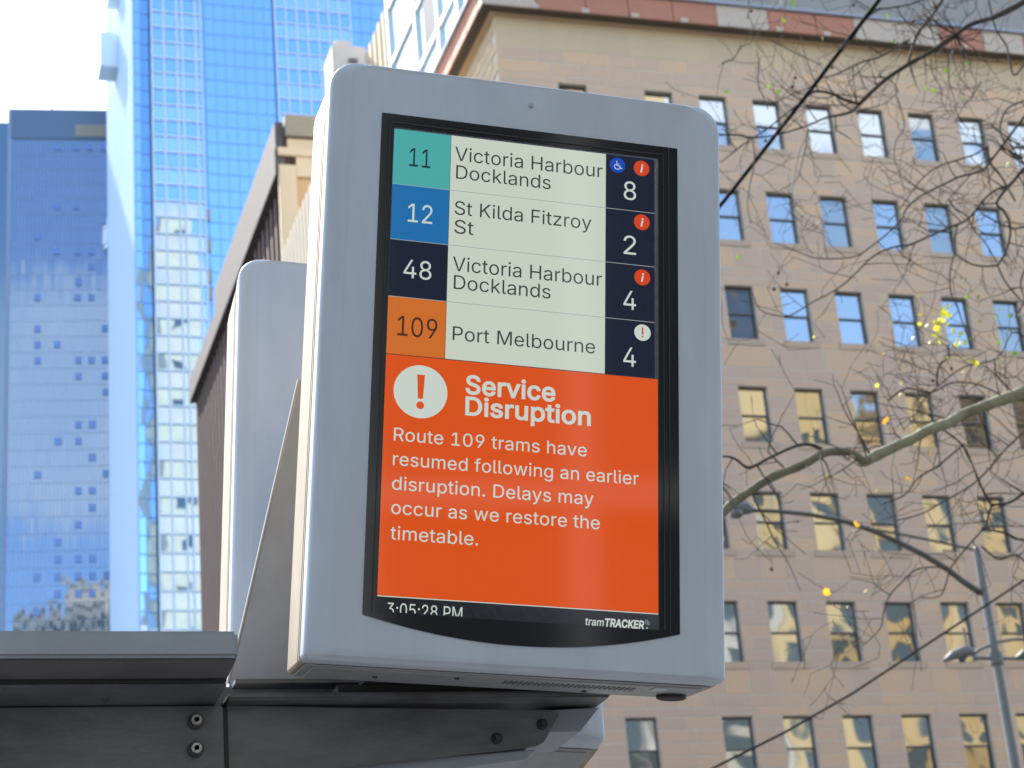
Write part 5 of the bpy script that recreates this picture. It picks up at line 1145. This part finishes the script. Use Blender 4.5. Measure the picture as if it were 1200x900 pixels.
# twigs with sunlight painted in as pale bark
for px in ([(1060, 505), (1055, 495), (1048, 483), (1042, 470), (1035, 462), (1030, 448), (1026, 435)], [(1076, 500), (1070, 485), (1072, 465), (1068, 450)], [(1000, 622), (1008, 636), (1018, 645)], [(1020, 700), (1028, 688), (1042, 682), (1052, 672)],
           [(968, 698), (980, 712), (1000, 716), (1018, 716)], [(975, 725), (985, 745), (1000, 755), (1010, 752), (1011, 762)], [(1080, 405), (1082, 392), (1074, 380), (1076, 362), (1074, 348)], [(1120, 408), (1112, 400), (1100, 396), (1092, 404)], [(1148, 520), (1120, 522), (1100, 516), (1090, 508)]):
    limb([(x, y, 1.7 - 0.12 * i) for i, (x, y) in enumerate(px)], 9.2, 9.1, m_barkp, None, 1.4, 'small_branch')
# fine twigs, far too many to count
tw = MB(); tips = []
def grow(p, d, ln, r_, lvl):
    pts, rad = [p.copy()], [r_]
    n = max(3, int(ln / 0.06))
    for i in range(n):
        kk_ = 0.42 if random.random() < 0.28 else 0.10
        d = (d + Vector((random.gauss(0, kk_), random.gauss(0, kk_), random.gauss(0, kk_))) + Vector((0, 0, 0.02))).normalized()
        p = p + d * (ln / n); pts.append(p.copy()); rad.append(max(r_ * (1 - 0.75 * (i + 1) / n), 0.0016))
        if lvl < 2 and random.random() < (0.34 if lvl == 0 else 0.22):
            side = d.cross(Vector((random.gauss(0, 1), random.gauss(0, 1), random.gauss(0, 1)))).normalized()
            grow(p.copy(), (d * 0.5 + side * 0.9).normalized(), ln * random.uniform(0.35, 0.65), rad[-1] * 0.75, lvl + 1)
    tw.tube(pts, rad, 4, cap=False)
    tips.append((p, d))
for q, rr, sd in LIMBS:
    acc = random.random() * 0.3
    for i in range(1, len(q)):
        acc += (q[i] - q[i - 1]).length * sd
        if q[i].x > P(1230, 300, VTREE).x: continue
        while acc > 0.15:
            acc -= 0.15
            t = (q[i] - q[i - 1]).normalized()
            side = t.cross(Vector((random.gauss(0, .5), random.gauss(0, 1), random.gauss(0, .5)))).normalized()
            grow(q[i].copy(), (t * 0.35 + side).normalized(), random.uniform(0.15, 0.55), min(rr[i] * 0.6, 0.0052), 0)
obj('twigs', tw, m_barkd, tree, kind='stuff', smooth=True, fixn=False)
# leaves
def leaf_mesh():
    q = MB()
    o = [(0, 0), (0.32, 0.22), (0.5, 0.12), (0.42, 0.42), (0.62, 0.62), (0.3, 0.68), (0, 1.0), (-0.3, 0.68), (-0.62, 0.62), (-0.42, 0.42), (-0.5, 0.12), (-0.32, 0.22)]
    q.v = [(0, 0.45, 0.0)] + [(x, y, abs(x) * 0.35 + 0.1 * y * y) for x, y in o]
    q.f = [(0, i, i % 12 + 1) for i in range(1, 13)]
    return q.mesh('leaf', True)
lm = leaf_mesh(); LM = {}
for k, m_ in (('y', m_leafy), ('g', m_leafg), ('o', m_leafo)):
    c_ = lm.copy(); c_.materials.append(m_); LM[k] = c_
def leaf(x, y, s, k, v=9.3):
    inst('leaf', LM[k], P(x, y, v), tree, scale=(s, s, s), rot=(random.uniform(0.6, 2.2), random.uniform(-0.8, 0.8), random.uniform(0, 6.28)))
for x, y, s, k in ((1104, 371, .045, 'y'), (1112, 373, .04, 'y'), (1108, 383, .035, 'y'), (1116, 392, .045, 'y'), (1096, 396, .04, 'y'), (1121, 406, .04, 'y'), (1128, 405, .03, 'y'), (1068, 399, .03, 'y'), (1090, 402, .03, 'y'),
                   (1140, 426, .035, 'y'), (1147, 429, .04, 'y'), (1070, 565, .045, 'y'), (1066, 562, .03, 'o'), (1003, 618, .045, 'o'), (965, 697, .045, 'o'), (1014, 694, .03, 'o'), (1033, 417, .03, 'o'), (1029, 454, .03, 'y'), (1054, 464, .025, 'y'),
                   (1077, 350, .03, 'y'), (1078, 371, .025, 'y'), (1084, 387, .025, 'y'), (1042, 493, .03, 'o'), (1076, 472, .025, 'y'), (1037, 497, .03, 'o'), (1090, 534, .035, 'o'), (1128, 437, .025, 'y'), (1057, 452, .025, 'y'),
                   (1086, 108, .05, 'g'), (1095, 109, .04, 'g'), (1041, 24, .05, 'g'), (1048, 52, .04, 'g'), (1133, 1, .05, 'g'), (922, 26, .045, 'g'), (899, 103, .035, 'g'), (913, 110, .03, 'g'), (850, 110, .03, 'g'), (1111, 86, .04, 'g'), (931, 6, .04, 'g'),
                   (865, 304, .03, 'g'), (1180, 195, .04, 'g'), (964, 48, .03, 'g'), (1127, 117, .025, 'g'), (1183, 373, .035, 'g'), (1150, 378, .025, 'g'), (1135, 362, .025, 'g'), (1147, 350, .025, 'g'), (1190, 417, .035, 'g'), (1172, 404, .03, 'g')):
    leaf(x, y, s, k)
for k in range(26):
    leaf(random.gauss(1108, 16), random.gauss(390, 13), random.uniform(0.02, 0.042), 'y')
for k in range(14):
    leaf(random.gauss(1172, 20), random.gauss(392, 22), random.uniform(0.015, 0.03), 'g')
for p, d in random.sample(tips, min(len(tips), 40)):
    x, y = pix(p)
    k = 'y' if (y > 330 and random.random() < 0.6) else 'g'
    inst('leaf', LM[k], p, tree, scale=(s_ := random.uniform(0.008, 0.02), s_, s_), rot=(random.uniform(0.6, 2.2), random.uniform(-0.8, 0.8), random.uniform(0, 6.28)))
m_ball = mat('brown_seed_ball', (0.12, 0.06, 0.03), rough=0.9)
q = bmesh.new(); bmesh.ops.create_icosphere(q, subdivisions=2, radius=0.5); bme = bpy.data.meshes.new('seed_ball'); q.to_mesh(bme); q.free(); bme.materials.append(m_ball)
for x, y in ((932, 91), (928, 102), (880, 13), (975, 79), (1070, 25), (1032, 90), (1000, 6), (904, 667), (897, 165), (912, 320), (907, 339), (922, 333), (1093, 446), (1115, 432)):
    inst('seed_ball', bme, P(x, y, 9.8), tree, scale=(.022, .022, .022))
    b = MB(); p = P(x, y, 9.8); b.tube([p, p + Vector((0.01, 0, 0.06)), p + Vector((-0.02, 0.02, 0.14))], 0.0011, 4, cap=False); tw2 = obj('stalk', b, m_barkd, tree)
